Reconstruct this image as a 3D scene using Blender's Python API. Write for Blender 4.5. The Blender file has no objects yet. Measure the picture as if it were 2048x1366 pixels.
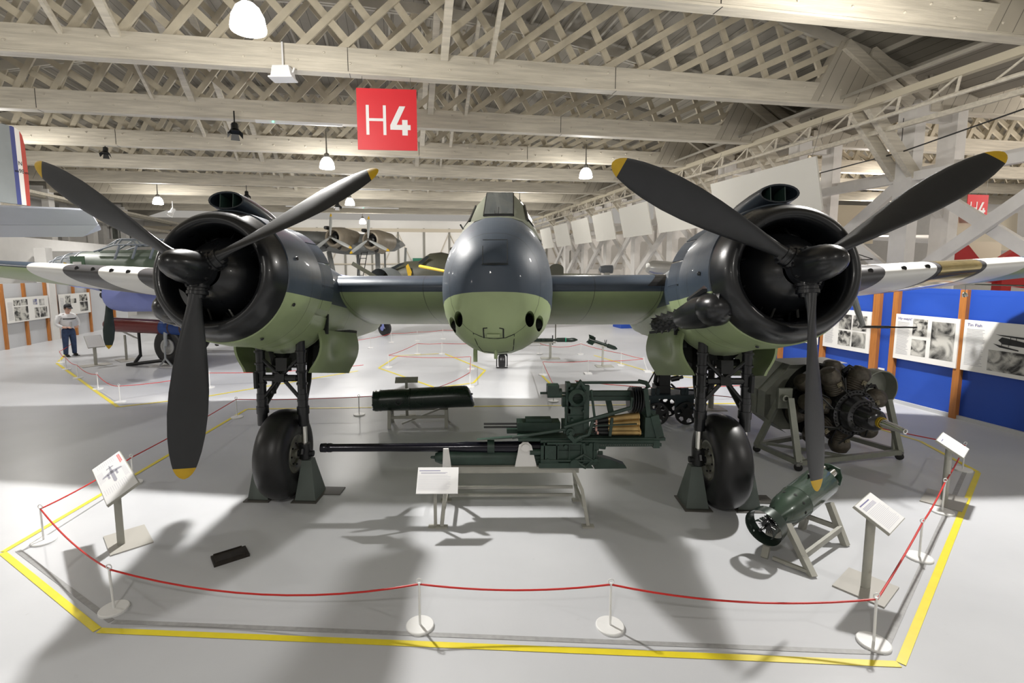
import bpy, bmesh, math, random
from mathutils import Vector, Matrix
random.seed(7)
PI = math.pi
R = math.radians
sc = bpy.context.scene
COL = sc.collection

# ---------------------------------------------------------------- camera
CAM_H = 2.84
cam_d = bpy.data.cameras.new('camera')
cam = bpy.data.objects.new('camera', cam_d)
COL.objects.link(cam)
sc.camera = cam
cam_d.sensor_width = 36.0
cam_d.lens = 1004.0 / 2048.0 * 36.0
cam_d.shift_x = (1024 - 970.1) / 2048.0
cam_d.shift_y = -(683 - 650.8) / 2048.0
cam_d.clip_start = 0.05
cam_d.clip_end = 300
PITCH, ROLL = R(6.35), R(-0.26)
cam.location = (0, 0, CAM_H)
_M = Matrix.Rotation(ROLL, 3, 'Y') @ Matrix.Rotation(PITCH, 3, 'X')      # world -> level camera frame
cam.rotation_euler = (_M.transposed() @ Matrix.Rotation(R(90), 3, 'X')).to_euler()

# ---------------------------------------------------------------- colour management
sc.view_settings.view_transform = 'Standard'
sc.view_settings.look = 'None'
sc.view_settings.gamma = 1.0
sc.view_settings.use_curve_mapping = False
sc.view_settings.exposure = 0.14
sc.cycles.max_bounces = 6
sc.cycles.diffuse_bounces = 4
sc.cycles.glossy_bounces = 3
sc.cycles.sample_clamp_indirect = 6.0
sc.cycles.use_denoising = True

# ---------------------------------------------------------------- world (rest of the hall behind the camera, dim)
w = bpy.data.worlds.new('world'); sc.world = w; w.use_nodes = True
w.node_tree.nodes['Background'].inputs[0].default_value = (1.0, 0.95, 0.87, 1)
w.node_tree.nodes['Background'].inputs[1].default_value = 0.32

# ---------------------------------------------------------------- building frame
BY = R(10.62)
LAT = Vector((math.cos(BY), math.sin(BY), 0))
LON = Vector((-math.sin(BY), math.cos(BY), 0))
def B(u, v, z): return LAT * u + LON * v + Vector((0, 0, z))

# ---------------------------------------------------------------- ceiling lamps: light
LAMP_UV = [(-2.0, 8.5, 1), (7.45, 6.2, 0), (-2.1, 19.0, 1), (7.7, 19.3, 1), (-2.1, 29.3, 1), (7.65, 29.5, 1), (-12.2, 30.4, 1),
           (-12.2, 8.3, 0), (-2.0, -2.3, 0), (8.2, -2.3, 0), (-2.0, 40.6, 1), (-12.2, 19.0, 1), (8.5, 40.6, 1), (-12.2, -2.3, 0)]
LAMP_Z = 6.62
LAMP_W = {1: 620, 0: 620}
for (u, v, k) in LAMP_UV:
    ld = bpy.data.lights.new('ceiling_lamp_light', 'SPOT')
    ld.energy = 260 if v < 0 else (260 if u < -10 and v < 12 else ((2150 if u < 0 else 1850) if v < 12 else 620))
    ld.color = (1.0, 0.975, 0.94)
    ld.shadow_soft_size = 0.13
    ld.spot_size = R(142); ld.spot_blend = 0.45
    lo = bpy.data.objects.new('ceiling_lamp_light', ld)
    lo.location = B(u, v, LAMP_Z - 0.24)
    COL.objects.link(lo)
    ld2 = bpy.data.lights.new('ceiling_lamp_glow', 'POINT'); ld2.energy = 240 if v < 0 else (400 if v < 12 else 280); ld2.color = (1.0, .96, .9); ld2.shadow_soft_size = .2
    l2 = bpy.data.objects.new('ceiling_lamp_glow', ld2); l2.location = B(u, v, LAMP_Z - 0.45); COL.objects.link(l2)
# fill lights added in the side bays to brighten the columns
for (u, v) in ((22, 10), (22, 20), (22, 30), (31, 14), (31, 28), (-22, 32)):
    ld = bpy.data.lights.new('side_bay_fill', 'POINT'); ld.energy = 800; ld.shadow_soft_size = 0.3; ld.color = (1.0, 0.93, 0.86)
    lo = bpy.data.objects.new('side_bay_fill', ld); lo.location = B(u, v, 6.4); COL.objects.link(lo)
# track spots washing the blue display wall and spot lights aimed at the far doors
def spot(p, t, e, size=60, col=(1, .93, .85)):
    ld = bpy.data.lights.new('wash_spot_light', 'SPOT'); ld.energy = e; ld.spot_size = R(size); ld.spot_blend = .6
    ld.color = col; ld.shadow_soft_size = .04
    lo = bpy.data.objects.new('wash_spot_light', ld); lo.location = p
    lo.rotation_euler = (Vector(t) - Vector(p)).to_track_quat('-Z', 'Y').to_euler(); COL.objects.link(lo)
spot(B(9.7, 8.15, 2.55), B(10.4, 8.2, 1.6), 12, 70)
spot(B(9.7, 9.6, 2.55), B(10.4, 9.7, 1.6), 12, 70)
for u_ in (-8, 0, 8): spot(B(u_, 41, 6.6), B(u_, 48, 2.5), 600, 110, (1, .97, .92))

# ================================================================= materials
MATS = {}
def _nt(name):
    m = bpy.data.materials.new(name); m.use_nodes = True
    nt = m.node_tree; b = nt.nodes['Principled BSDF']
    return m, nt, b
def N(nt, t, **k):
    n = nt.nodes.new(t)
    for a, v in k.items(): setattr(n, a, v)
    return n
def lin(c):
    if isinstance(c, str):
        c = [int(c[i:i+2], 16) / 255 for i in (0, 2, 4)]
        c = [x / 12.92 if x <= .04045 else ((x + .055) / 1.055) ** 2.4 for x in c]
    return (c[0], c[1], c[2], 1)
def mat(name, col, rough=.5, metal=0.0, var=0.0, vscale=3.0, bump=0.0, bscale=30.0, spec=0.5, coat=0.0, rvar=0.0, stretch=None, col2=None):
    if name in MATS: return MATS[name]
    m, nt, b = _nt(name)
    L = nt.links.new
    c = lin(col)
    b.inputs['Base Color'].default_value = c
    b.inputs['Roughness'].default_value = rough
    b.inputs['Metallic'].default_value = metal
    b.inputs['Specular IOR Level'].default_value = spec
    b.inputs['Coat Weight'].default_value = coat
    tc = N(nt, 'ShaderNodeTexCoord')
    src = tc.outputs['Object']
    if stretch:
        mp = N(nt, 'ShaderNodeMapping'); mp.inputs['Scale'].default_value = stretch
        L(src, mp.inputs['Vector']); src = mp.outputs[0]
    if var > 0 or rvar > 0:
        n = N(nt, 'ShaderNodeTexNoise'); n.inputs['Scale'].default_value = vscale; n.inputs['Detail'].default_value = 4
        L(src, n.inputs['Vector'])
        if var > 0:
            r = N(nt, 'ShaderNodeMapRange'); r.inputs[1].default_value = .3; r.inputs[2].default_value = .7
            L(n.outputs[0], r.inputs[0])
            mx = N(nt, 'ShaderNodeMix', data_type='RGBA')
            c2 = lin(col2) if col2 else tuple(x * (1 - var) for x in c[:3]) + (1,)
            mx.inputs[6].default_value = c; mx.inputs[7].default_value = c2
            L(r.outputs[0], mx.inputs[0]); L(mx.outputs[2], b.inputs['Base Color'])
        if rvar > 0:
            r2 = N(nt, 'ShaderNodeMapRange'); r2.inputs[3].default_value = max(0.03, rough - rvar); r2.inputs[4].default_value = rough + rvar
            L(n.outputs[0], r2.inputs[0]); L(r2.outputs[0], b.inputs['Roughness'])
    if bump > 0:
        n2 = N(nt, 'ShaderNodeTexNoise'); n2.inputs['Scale'].default_value = bscale; n2.inputs['Detail'].default_value = 3
        L(src, n2.inputs['Vector'])
        bp = N(nt, 'ShaderNodeBump'); bp.inputs['Strength'].default_value = bump; bp.inputs['Distance'].default_value = .02
        L(n2.outputs[0], bp.inputs['Height']); L(bp.outputs[0], b.inputs['Normal'])
    MATS[name] = m
    return m
def emis(name, col, s):
    m, nt, b = _nt(name); c = lin(col)
    b.inputs['Base Color'].default_value = c
    b.inputs['Emission Color'].default_value = c; b.inputs['Emission Strength'].default_value = s
    MATS[name] = m; return m

def two_tone(name, top, bot, zdem, lines=(), rough=.42, axis=2, slope=0.0, xlines=(), var=.12, coat=.1):
    """paint with a demarcation at local z = zdem (+slope*y) and thin dark panel seams across local y / x"""
    m, nt, b = _nt(name); L = nt.links.new
    tc = N(nt, 'ShaderNodeTexCoord'); sp = N(nt, 'ShaderNodeSeparateXYZ'); L(tc.outputs['Object'], sp.inputs[0])
    z = sp.outputs[axis]
    if slope:
        ma = N(nt, 'ShaderNodeMath', operation='MULTIPLY_ADD'); L(sp.outputs[1], ma.inputs[0]); ma.inputs[1].default_value = -slope
        L(sp.outputs[2], ma.inputs[2]); z = ma.outputs[0]
    g = N(nt, 'ShaderNodeMath', operation='GREATER_THAN'); L(z, g.inputs[0]); g.inputs[1].default_value = zdem
    mx = N(nt, 'ShaderNodeMix', data_type='RGBA'); mx.inputs[6].default_value = lin(bot); mx.inputs[7].default_value = lin(top)
    L(g.outputs[0], mx.inputs[0]); cur = mx.outputs[2]
    no = N(nt, 'ShaderNodeTexNoise'); no.inputs['Scale'].default_value = 2.3; no.inputs['Detail'].default_value = 6
    L(tc.outputs['Object'], no.inputs['Vector'])
    r = N(nt, 'ShaderNodeMapRange'); r.inputs[1].default_value = .3; r.inputs[2].default_value = .7
    r.inputs[3].default_value = 1 - var; r.inputs[4].default_value = 1 + var * .6; L(no.outputs[0], r.inputs[0])
    mul = N(nt, 'ShaderNodeMix', data_type='RGBA', blend_type='MULTIPLY'); mul.inputs[0].default_value = 1
    L(cur, mul.inputs[6]); L(r.outputs[0], mul.inputs[7]); cur = mul.outputs[2]
    for ax, ls in ((1, lines), (0, xlines)):
        for y0 in ls:
            s = N(nt, 'ShaderNodeMath', operation='SUBTRACT'); L(sp.outputs[ax], s.inputs[0]); s.inputs[1].default_value = y0
            a = N(nt, 'ShaderNodeMath', operation='ABSOLUTE'); L(s.outputs[0], a.inputs[0])
            lt = N(nt, 'ShaderNodeMath', operation='LESS_THAN'); L(a.outputs[0], lt.inputs[0]); lt.inputs[1].default_value = .0045
            fm = N(nt, 'ShaderNodeMath', operation='MULTIPLY'); L(lt.outputs[0], fm.inputs[0]); fm.inputs[1].default_value = .7
            m2 = N(nt, 'ShaderNodeMix', data_type='RGBA'); L(fm.outputs[0], m2.inputs[0]); L(cur, m2.inputs[6]); m2.inputs[7].default_value = (.008, .009, .01, 1)
            cur = m2.outputs[2]
    L(cur, b.inputs['Base Color'])
    b.inputs['Roughness'].default_value = rough; b.inputs['Coat Weight'].default_value = coat
    r3 = N(nt, 'ShaderNodeMapRange'); r3.inputs[3].default_value = rough - .1; r3.inputs[4].default_value = rough + .12; L(no.outputs[0], r3.inputs[0]); L(r3.outputs[0], b.inputs['Roughness'])
    bp = N(nt, 'ShaderNodeBump'); bp.inputs['Strength'].default_value = .12; bp.inputs['Distance'].default_value = .05; L(no.outputs[0], bp.inputs['Height']); L(bp.outputs[0], b.inputs['Normal'])
    MATS[name] = m; return m

TOPC, BOTC = '37424F', '97A67B'
M_CREAM = mat('cream_paint', (.64, .59, .49), .6, var=.26, vscale=2.2, stretch=(.5, 5, 7), bump=.25, bscale=9)
M_CREAM2 = mat('cream_paint_lattice', (.58, .52, .40), .65, var=.25, vscale=2.2)
M_BOARD = mat('painted_boards', (.47, .44, .375), .65, var=.15, vscale=2)
M_WHITE = mat('white_paint', (.72, .71, .69), .5, var=.05)
M_WHITE2 = mat('stand_white', (.78, .78, .77), .4)
M_BLK = mat('black_paint', (.009, .010, .012), .30, var=.3, vscale=5, rvar=.08, coat=.15)
M_BLKM = mat('matt_black_prop', (.016, .017, .019), .38, spec=.55, var=.15, vscale=8, bump=.05, bscale=120)
M_DARK = mat('dark_metal', (.009, .010, .011), .40, var=.4, vscale=9)
M_RUB = mat('black_rubber', (.011, .011, .012), .40, var=.25, vscale=6, rvar=.1)
M_CHR = mat('chrome', (.75, .74, .70), .18, 1.0)
M_STEEL = mat('steel', (.33, .33, .31), .35, .9, var=.3, vscale=12)
M_GGRN = mat('gun_green', (.024, .052, .038), .48, var=.4, vscale=7, bump=.1)
M_DGRN = mat('dark_green_gloss', (.012, .026, .018), .28, var=.3, vscale=4, rvar=.08)
M_SGRY = mat('stand_grey', (.38, .375, .33), .5, var=.12, vscale=5)
M_JACK = mat('jack_green_grey', (.12, .145, .13), .5, var=.15, vscale=4)
M_BRASS = mat('brass', (.55, .36, .13), .3, .85, var=.35, vscale=14)
M_RED = mat('rope_red', (.55, .02, .015), .5)
M_YEL = mat('yellow_tape', (.80, .66, .03), .4, var=.08, vscale=8)
M_YTIP = mat('yellow_tip', (.58, .36, .01), .5, var=.15, vscale=12)
M_BLUE = mat('blue_panel', (.012, .07, .43), .55, var=.08, vscale=1)
M_WOOD = mat('orange_wood', (.46, .17, .035), .45, var=.25, vscale=6, stretch=(6, 6, .5))
M_SIGN = mat('sign_red', (.62, .015, .025), .5)
M_TXT = mat('sign_white', (.74, .74, .74), .5)
M_POST = mat('poster_white', (.80, .79, .76), .45)
M_INK = mat('grey_ink', (.33, .33, .38), .6)
M_PANEL = mat('acoustic_panel', (.70, .685, .63), .8)
M_GREYP = mat('grey_display_panel', (.50, .51, .53), .6)
M_GREEN = two_tone('gear_green', BOTC, BOTC, 0, rough=.45)
def photo_mat(name, seed, dark=(.02, .02, .02), light=(.55, .54, .50), scale=6.0):
    m, nt, b = _nt(name); L = nt.links.new
    tc = N(nt, 'ShaderNodeTexCoord'); mp = N(nt, 'ShaderNodeMapping'); mp.inputs['Location'].default_value = (seed * 3.1, seed * 1.7, seed)
    L(tc.outputs['Object'], mp.inputs[0])
    n = N(nt, 'ShaderNodeTexNoise'); n.inputs['Scale'].default_value = scale; n.inputs['Detail'].default_value = 5; n.inputs['Distortion'].default_value = .6
    L(mp.outputs[0], n.inputs['Vector'])
    cr = N(nt, 'ShaderNodeValToRGB'); e = cr.color_ramp.elements
    e[0].position = .40; e[0].color = (*dark, 1); e[1].position = .60; e[1].color = (*light, 1)
    L(n.outputs[0], cr.inputs[0]); L(cr.outputs[0], b.inputs['Base Color']); b.inputs['Roughness'].default_value = .4
    MATS[name] = m; return m
M_PH = [photo_mat('photo_print_%s' % n, i + 1, scale=s) for i, (n, s) in enumerate((('fine', 9), ('coarse', 5), ('soft', 3.2)))]

def glass(name, col=(.8, .85, .85), a=.25, rough=.05):
    m, nt, b = _nt(name); b.inputs['Base Color'].default_value = (*col, 1); b.inputs['Roughness'].default_value = rough
    b.inputs['Alpha'].default_value = a; MATS[name] = m; return m
M_GLASS = glass('perspex', (.55, .6, .62), .28)
M_DGLASS = mat('dark_glass', (.02, .025, .028), .08, coat=.3)

# ================================================================= mesh builder
class MB:
    def __init__(s): s.v = []; s.f = []; s.m = []
    def add(s, vs, fs, mi=0):
        o = len(s.v); s.v += [tuple(p) for p in vs]
        s.f += [tuple(i + o for i in f) for f in fs]; s.m += [mi] * len(fs); return s
    def box(s, c, size, rot=None, mi=0, taper=1.0):
        hx, hy, hz = [a / 2 for a in size]
        ps = [Vector((x * hx * (taper if z > 0 else 1), y * hy * (taper if z > 0 else 1), z * hz)) for z in (-1, 1) for y in (-1, 1) for x in (-1, 1)]
        if rot is not None: ps = [rot @ p for p in ps]
        c = Vector(c); ps = [p + c for p in ps]
        return s.add(ps, [(0, 2, 3, 1), (4, 5, 7, 6), (0, 1, 5, 4), (2, 6, 7, 3), (0, 4, 6, 2), (1, 3, 7, 5)], mi)
    def bar(s, a, b, w, h, up=(0, 0, 1), mi=0):
        a = Vector(a); b = Vector(b); d = (b - a)
        L = d.length; d.normalize(); up = Vector(up)
        x = d.cross(up)
        if x.length < 1e-4: x = d.cross(Vector((0, 1, 0)))
        x.normalize(); z = x.cross(d).normalized()
        ps = [p + x * (i * w / 2) + z * (j * h / 2) for p in (a, b) for j in (-1, 1) for i in (-1, 1)]
        return s.add(ps, [(0, 1, 3, 2), (4, 6, 7, 5), (0, 4, 5, 1), (2, 3, 7, 6), (0, 2, 6, 4), (1, 5, 7, 3)], mi)
    def tube(s, pts, r, n=8, mi=0, cap=True):
        pts = [Vector(p) for p in pts]; rs = r if isinstance(r, (list, tuple)) else [r] * len(pts)
        rings = []; px = None
        for i, p in enumerate(pts):
            d = (pts[min(i + 1, len(pts) - 1)] - pts[max(i - 1, 0)])
            if d.length < 1e-9: d = Vector((0, 0, 1))
            d.normalize()
            if px is None:
                px = d.cross(Vector((0, 0, 1)))
                if px.length < .05: px = d.cross(Vector((0, 1, 0)))
            px = (px - d * px.dot(d)).normalized(); pz = d.cross(px)
            rings.append([p + (px * math.cos(2 * PI * k / n) + pz * math.sin(2 * PI * k / n)) * rs[i] for k in range(n)])
        return s.loft(rings, mi=mi, cap=cap)
    def loft(s, rings, mi=0, cap=True, closed=True, mfun=None):
        n = len(rings[0]); vs = [p for rg in rings for p in rg]; fs = []; ms = []
        for i in range(len(rings) - 1):
            for k in range(n if closed else n - 1):
                k2 = (k + 1) % n
                fs.append((i * n + k, i * n + k2, (i + 1) * n + k2, (i + 1) * n + k))
                ms.append(mfun(i, k) if mfun else mi)
        if cap and closed:
            fs.append(tuple(range(n - 1, -1, -1))); ms.append(ms[0])
            fs.append(tuple((len(rings) - 1) * n + k for k in range(n))); ms.append(ms[-2])
        o = len(s.v); s.v += [tuple(p) for p in vs]; s.f += [tuple(i + o for i in f) for f in fs]; s.m += ms
        return s
    def lathe(s, prof, o=(0, 0, 0), d=(0, 1, 0), n=32, mi=0, ref=None, cap=False, a0=0, a1=2 * PI, mis=None):
        """prof: (distance along d, radius)"""
        o = Vector(o); d = Vector(d).normalized()
        x = Vector(ref) if ref else d.cross(Vector((0, 0, 1)))
        if x.length < .05: x = Vector((1, 0, 0))
        x = (x - d * x.dot(d)).normalized(); z = x.cross(d)
        full = abs(a1 - a0 - 2 * PI) < 1e-6; m = n if full else n + 1
        rings = [[o + d * t + (x * math.cos(a0 + (a1 - a0) * k / n) + z * math.sin(a0 + (a1 - a0) * k / n)) * max(r, 1e-4) for k in range(m)] for t, r in prof]
        return s.loft(rings, mi=mi, cap=cap, closed=full, mfun=(lambda i, k: mis[i]) if mis else None)
    def prism(s, poly, vec, mi=0):
        vec = Vector(vec); poly = [Vector(p) for p in poly]; n = len(poly)
        vs = poly + [p + vec for p in poly]
        fs = [tuple(range(n - 1, -1, -1)), tuple(range(n, 2 * n))] + [(k, (k + 1) % n, n + (k + 1) % n, n + k) for k in range(n)]
        return s.add(vs, fs, mi)
    def sphere(s, c, r, n=12, m=8, sc=(1, 1, 1), mi=0):
        c = Vector(c); rings = []
        for i in range(m + 1):
            t = PI * i / m; rings.append([c + Vector((math.sin(t) * math.cos(2 * PI * k / n) * r * sc[0], math.sin(t) * math.sin(2 * PI * k / n) * r * sc[1], math.cos(t) * r * sc[2])) for k in range(n)])
        return s.loft(rings, mi=mi, cap=False)
    def build(s, name, mats, parent=None, ang=35, loc=None):
        me = bpy.data.meshes.new(name); me.from_pydata(s.v, [], s.f)
        if not isinstance(mats, (list, tuple)): mats = [mats]
        for mm in mats: me.materials.append(mm)
        me.polygons.foreach_set('material_index', s.m)
        bm = bmesh.new(); bm.from_mesh(me)
        bmesh.ops.remove_doubles(bm, verts=bm.verts, dist=1e-5)
        bmesh.ops.recalc_face_normals(bm, faces=bm.faces)
        bm.to_mesh(me); bm.free()
        me.polygons.foreach_set('use_smooth', [True] * len(me.polygons))
        me.set_sharp_from_angle(angle=R(ang))
        o = bpy.data.objects.new(name, me); COL.objects.link(o)
        if parent is not None: o.parent = parent
        if loc is not None: o.location = loc
        return o
def tag(o, label=None, cat=None, group=None, kind=None):
    if label: o['label'] = label
    if cat: o['category'] = cat
    if group: o['group'] = group
    if kind: o['kind'] = kind
    return o
def thing(name, label, cat, loc=(0, 0, 0), rz=0, group=None):
    o = bpy.data.objects.new(name, None); COL.objects.link(o); o.location = loc; o.rotation_euler = (0, 0, rz)
    o.empty_display_size = .1
    return tag(o, label, cat, group)
def struct(name, mb, mats, label=None, ang=35):
    o = mb.build(name, mats, ang=ang); return tag(o, label, kind='structure')
def dup(root, loc=None, rz=None, label=None):
    r = root.copy(); COL.objects.link(r)
    if loc is not None: r.location = loc
    if rz is not None: r.rotation_euler = (0, 0, rz)
    if label: r['label'] = label
    for ch in list(root.children):
        c = ch.copy(); COL.objects.link(c); c.parent = r
        for g in list(ch.children):
            d = g.copy(); COL.objects.link(d); d.parent = c
    return r
# ================================================================= the hall
# floor: glossy grey paint
def floor_mat():
    m, nt, b = _nt('floor_paint'); L = nt.links.new
    tc = N(nt, 'ShaderNodeTexCoord')
    n = N(nt, 'ShaderNodeTexNoise'); n.inputs['Scale'].default_value = .6; n.inputs['Detail'].default_value = 6; L(tc.outputs['Object'], n.inputs['Vector'])
    cr = N(nt, 'ShaderNodeValToRGB'); e = cr.color_ramp.elements
    e[0].position = .3; e[0].color = (.495, .505, .525, 1); e[1].position = .7; e[1].color = (.565, .575, .595, 1)
    L(n.outputs[0], cr.inputs[0])
    # scuffs
    n2 = N(nt, 'ShaderNodeTexNoise'); n2.inputs['Scale'].default_value = 14; n2.inputs['Detail'].default_value = 8; L(tc.outputs['Object'], n2.inputs['Vector'])
    r2 = N(nt, 'ShaderNodeMapRange'); r2.inputs[1].default_value = .68; r2.inputs[2].default_value = .78; r2.inputs[4].default_value = .25; L(n2.outputs[0], r2.inputs[0])
    mx = N(nt, 'ShaderNodeMix', data_type='RGBA'); L(r2.outputs[0], mx.inputs[0]); L(cr.outputs[0], mx.inputs[6]); mx.inputs[7].default_value = (.38, .38, .38, 1)
    L(mx.outputs[2], b.inputs['Base Color'])
    r3 = N(nt, 'ShaderNodeMapRange'); r3.inputs[3].default_value = .26; r3.inputs[4].default_value = .40; L(n.outputs[0], r3.inputs[0]); L(r3.outputs[0], b.inputs['Roughness'])
    bp = N(nt, 'ShaderNodeBump'); bp.inputs['Strength'].default_value = .25; bp.inputs['Distance'].default_value = .01
    n4 = N(nt, 'ShaderNodeTexNoise'); n4.inputs['Scale'].default_value = 3.0; n4.inputs['Detail'].default_value = 7; L(tc.outputs['Object'], n4.inputs['Vector'])
    L(n4.outputs[0], bp.inputs['Height']); L(bp.outputs[0], b.inputs['Normal'])
    b.inputs['Specular IOR Level'].default_value = .17
    return m
fl = MB(); fl.add([B(-40, -8, 0), B(45, -8, 0), B(45, 50, 0), B(-40, 50, 0)], [(0, 1, 2, 3)])
struct('floor', fl, floor_mat(), 'pale grey painted hangar floor with soft reflections')

UC, ZC, KA = -2.0, 10.68, .0099
def arch(u): return ZC - KA * (u - UC) ** 2
CH0, CH1 = 7.2, 7.70
UL, UR = -18.3, 14.3

def plank_mat(name, col, pitch, axis, dark=.45, skew=None):
    m, nt, b = _nt(name); L = nt.links.new
    tc = N(nt, 'ShaderNodeTexCoord'); sp = N(nt, 'ShaderNodeSeparateXYZ'); L(tc.outputs['Object'], sp.inputs[0])
    src = sp.outputs[axis]
    if skew:
        m1_ = N(nt, 'ShaderNodeMath', operation='MULTIPLY'); L(sp.outputs[2], m1_.inputs[0]); m1_.inputs[1].default_value = skew[1]
        m2_ = N(nt, 'ShaderNodeMath', operation='MULTIPLY_ADD'); L(sp.outputs[0], m2_.inputs[0]); m2_.inputs[1].default_value = skew[0]; L(m1_.outputs[0], m2_.inputs[2]); src = m2_.outputs[0]
    mo = N(nt, 'ShaderNodeMath', operation='PINGPONG'); L(src, mo.inputs[0]); mo.inputs[1].default_value = pitch / 2
    lt = N(nt, 'ShaderNodeMath', operation='LESS_THAN'); L(mo.outputs[0], lt.inputs[0]); lt.inputs[1].default_value = .008
    n = N(nt, 'ShaderNodeTexNoise'); n.inputs['Scale'].default_value = 1.5; L(tc.outputs['Object'], n.inputs['Vector'])
    mx = N(nt, 'ShaderNodeMix', data_type='RGBA'); mx.inputs[6].default_value = lin(col); mx.inputs[7].default_value = tuple(x * .75 for x in col) + (1,); L(n.outputs[0], mx.inputs[0])
    m2 = N(nt, 'ShaderNodeMix', data_type='RGBA'); L(lt.outputs[0], m2.inputs[0]); L(mx.outputs[2], m2.inputs[6]); m2.inputs[7].default_value = tuple(x * .3 for x in col) + (1,)
    L(m2.outputs[2], b.inputs['Base Color']); b.inputs['Roughness'].default_value = .7
    MATS[name] = m; return m
M_ROOF = plank_mat('roof_boarding', (.33, .305, .255), .3, 0)
M_HAUNCH = plank_mat('haunch_boarding', (.52, .475, .39), .34, 0, skew=(.894, -.447))

# all roof parts are modelled in a frame turned with the building
ROOT_R = BY
def struct_b(name, mb, mats, label=None, ang=35):
    o = struct(name, mb, mats, label, ang); o.rotation_euler = (0, 0, ROOT_R); return o

# roof skin (curved boards) + purlins
rf = MB(); us = [UL - 3 + (UR + 2.2 - (UL - 3)) * i / 26 for i in range(27)]
zt = lambda u: arch(u) + .30
rings = [[Vector((u, v, zt(u))) for u in us] + [Vector((u, v, zt(u) + .08)) for u in reversed(us)] for v in (-6, 49)]
rf.loft(rings, cap=True)
struct_b('ceiling', rf, M_ROOF, 'curved boarded roof above the lattice trusses')
pu = MB()
for i in range(31):
    u = UL + (UR - UL) * i / 30
    pu.box((u, 21, arch(u) + .235), (.07, 54, .13))
struct_b('trim_1', pu, M_BOARD, 'purlins running the length of the roof')

# Belfast trusses
VS = [8.1 + 4.0 * n for n in range(-2, 9)]
def truss(v, detail, name='roof_truss', du=0.0, lat=True):
    o = bpy.data.objects.new(name, None); COL.objects.link(o); o.location = B(du, v, 0); o.rotation_euler = (0, 0, ROOT_R)
    tag(o, kind='structure')
    c = MB()
    c.box(((UL + UR) / 2 - .5, -.07, (CH0 + CH1) / 2), (UR - UL - 1.0, .10, CH1 - CH0))
    c.box(((UL + UR) / 2 - .5, .10, (CH0 + CH1) / 2), (UR - UL - 1.0, .10, CH1 - CH0))
    c.box(((UL + UR) / 2 - .5, .015, CH0 - .02), (UR - UL - 1.0, .27, .05))
    if detail:
        u = UL + .5; k = 0
        while u < UR - 1.5:
            c.lathe([(0, .028), (.02, .024), (.03, .0)], (u, -.12, CH0 + (.17 if k % 2 else .36)), (0, -1, 0), 6)
            u += .55; k += 1
        for q_ in (-9.2, -.9 + (v % 3), 5.6 - (v % 2)):
            sg_ = MB(); sg_.box((q_, -.123, (CH0 + CH1) / 2), (.012, .006, CH1 - CH0)); sg_.box((q_ + .03, .0, CH0 - .047), (.012, .25, .006)); sg_.build('splice_gap', M_DARK, o)
    c.build('bottom_chord', M_CREAM, o)
    t = MB(); seg = 22
    pts = [UL + (UR - UL) * i / seg for i in range(seg + 1)]
    for a, b in zip(pts, pts[1:]):
        t.bar((a, -.05, arch(a)), (b, -.05, arch(b)), .09, .3); t.bar((a, .09, arch(a)), (b, .09, arch(b)), .09, .3)
    t.build('top_chord', M_BOARD, o)
    if lat:
        l = MB()
        def member(u0, ang, sgn, y):
            s, cc = math.sin(ang), math.cos(ang) * sgn
            t0 = 0; st = .05
            while True:
                t0 += st; uu = u0 + cc * t0; zz = CH0 + .2 + s * t0
                if zz > arch(uu) - .05 or uu < UL or uu > UR - 1.3: break
                if t0 > 9: break
            if t0 > .3: l.bar((u0, y, CH0 + .2), (u0 + cc * t0, y, CH0 + .2 + s * t0), .06, .155)
        u = UL - 1
        while u < UR + 3:
            if UL < u < UR - 3.2:
                member(u, R(max(24, min(66, 45 - 2.1 * (u - UC)))), 1, -.035)
            if UL + .5 < u < UR - 2.2:
                member(u, R(max(24, min(66, 45 + 2.1 * (u - UC)))), -1, .045)
            u += .86
        # members that start from the arch ends
        l.build('lattice', M_CREAM2, o)
    # boarded haunches with two struts
    for (sg, u0, u1) in ((1, 11.0, UR), (-1, UL + 3.3, UL)):
        h = MB()
        h.prism([(u0, -.13, CH0 + .02), (u0 + sg * .85, -.13, arch(u0 + sg * .85)), (u1, -.13, arch(u1)), (u1 - sg * .4, -.13, CH0 + .02)], (0, .26, 0))
        h.build('boarded_haunch', M_HAUNCH, o)
    k = MB()
    k.bar((11.9, -.2, arch(11.9) - .1), (14.1, -.2, CH0 + .1), .12, .28); k.bar((12.7, -.22, arch(12.7)), (14.6, -.22, CH0 + .3), .12, .24)
    k.bar((12.75, -.2, CH0), (14.45, -.2, 5.35), .16, .30); k.bar((12.75, .3, CH0), (14.45, .3, 5.35), .16, .30)
    k.build('knee_brace', M_CREAM, o)
    return o
for i, v in enumerate(VS):
    o = truss(v, 1 < i < 6, lat=i < 9)
# trusses of the neighbouring bay, seen between the columns
for v in VS[2:8]:
    o = truss(v, False, du=33.2)
rf2 = MB(); us2 = [u + 33.2 for u in us]
rf2.loft([[Vector((u, v, zt(u - 33.2))) for u in us2] + [Vector((u, v, zt(u - 33.2) + .08)) for u in reversed(us2)] for v in (2, 49)], cap=True)
struct_b('ceiling_side_bay', rf2, M_ROOF)

# longitudinal sway struts between trusses
sw = MB()
for v in VS[1:]:
    for u, w in ((-6.35, .08), (-5.35, .17), (2.42, .09), (1.33, .17)):
        a = (u, v - .1, CH1 - .1); b_ = (u, v - 3.9, CH1 + 2.45)
        sw.bar(a, b_, w, .11)
struct_b('trim_2', sw, M_CREAM, 'sloping timber struts between the trusses')

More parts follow.
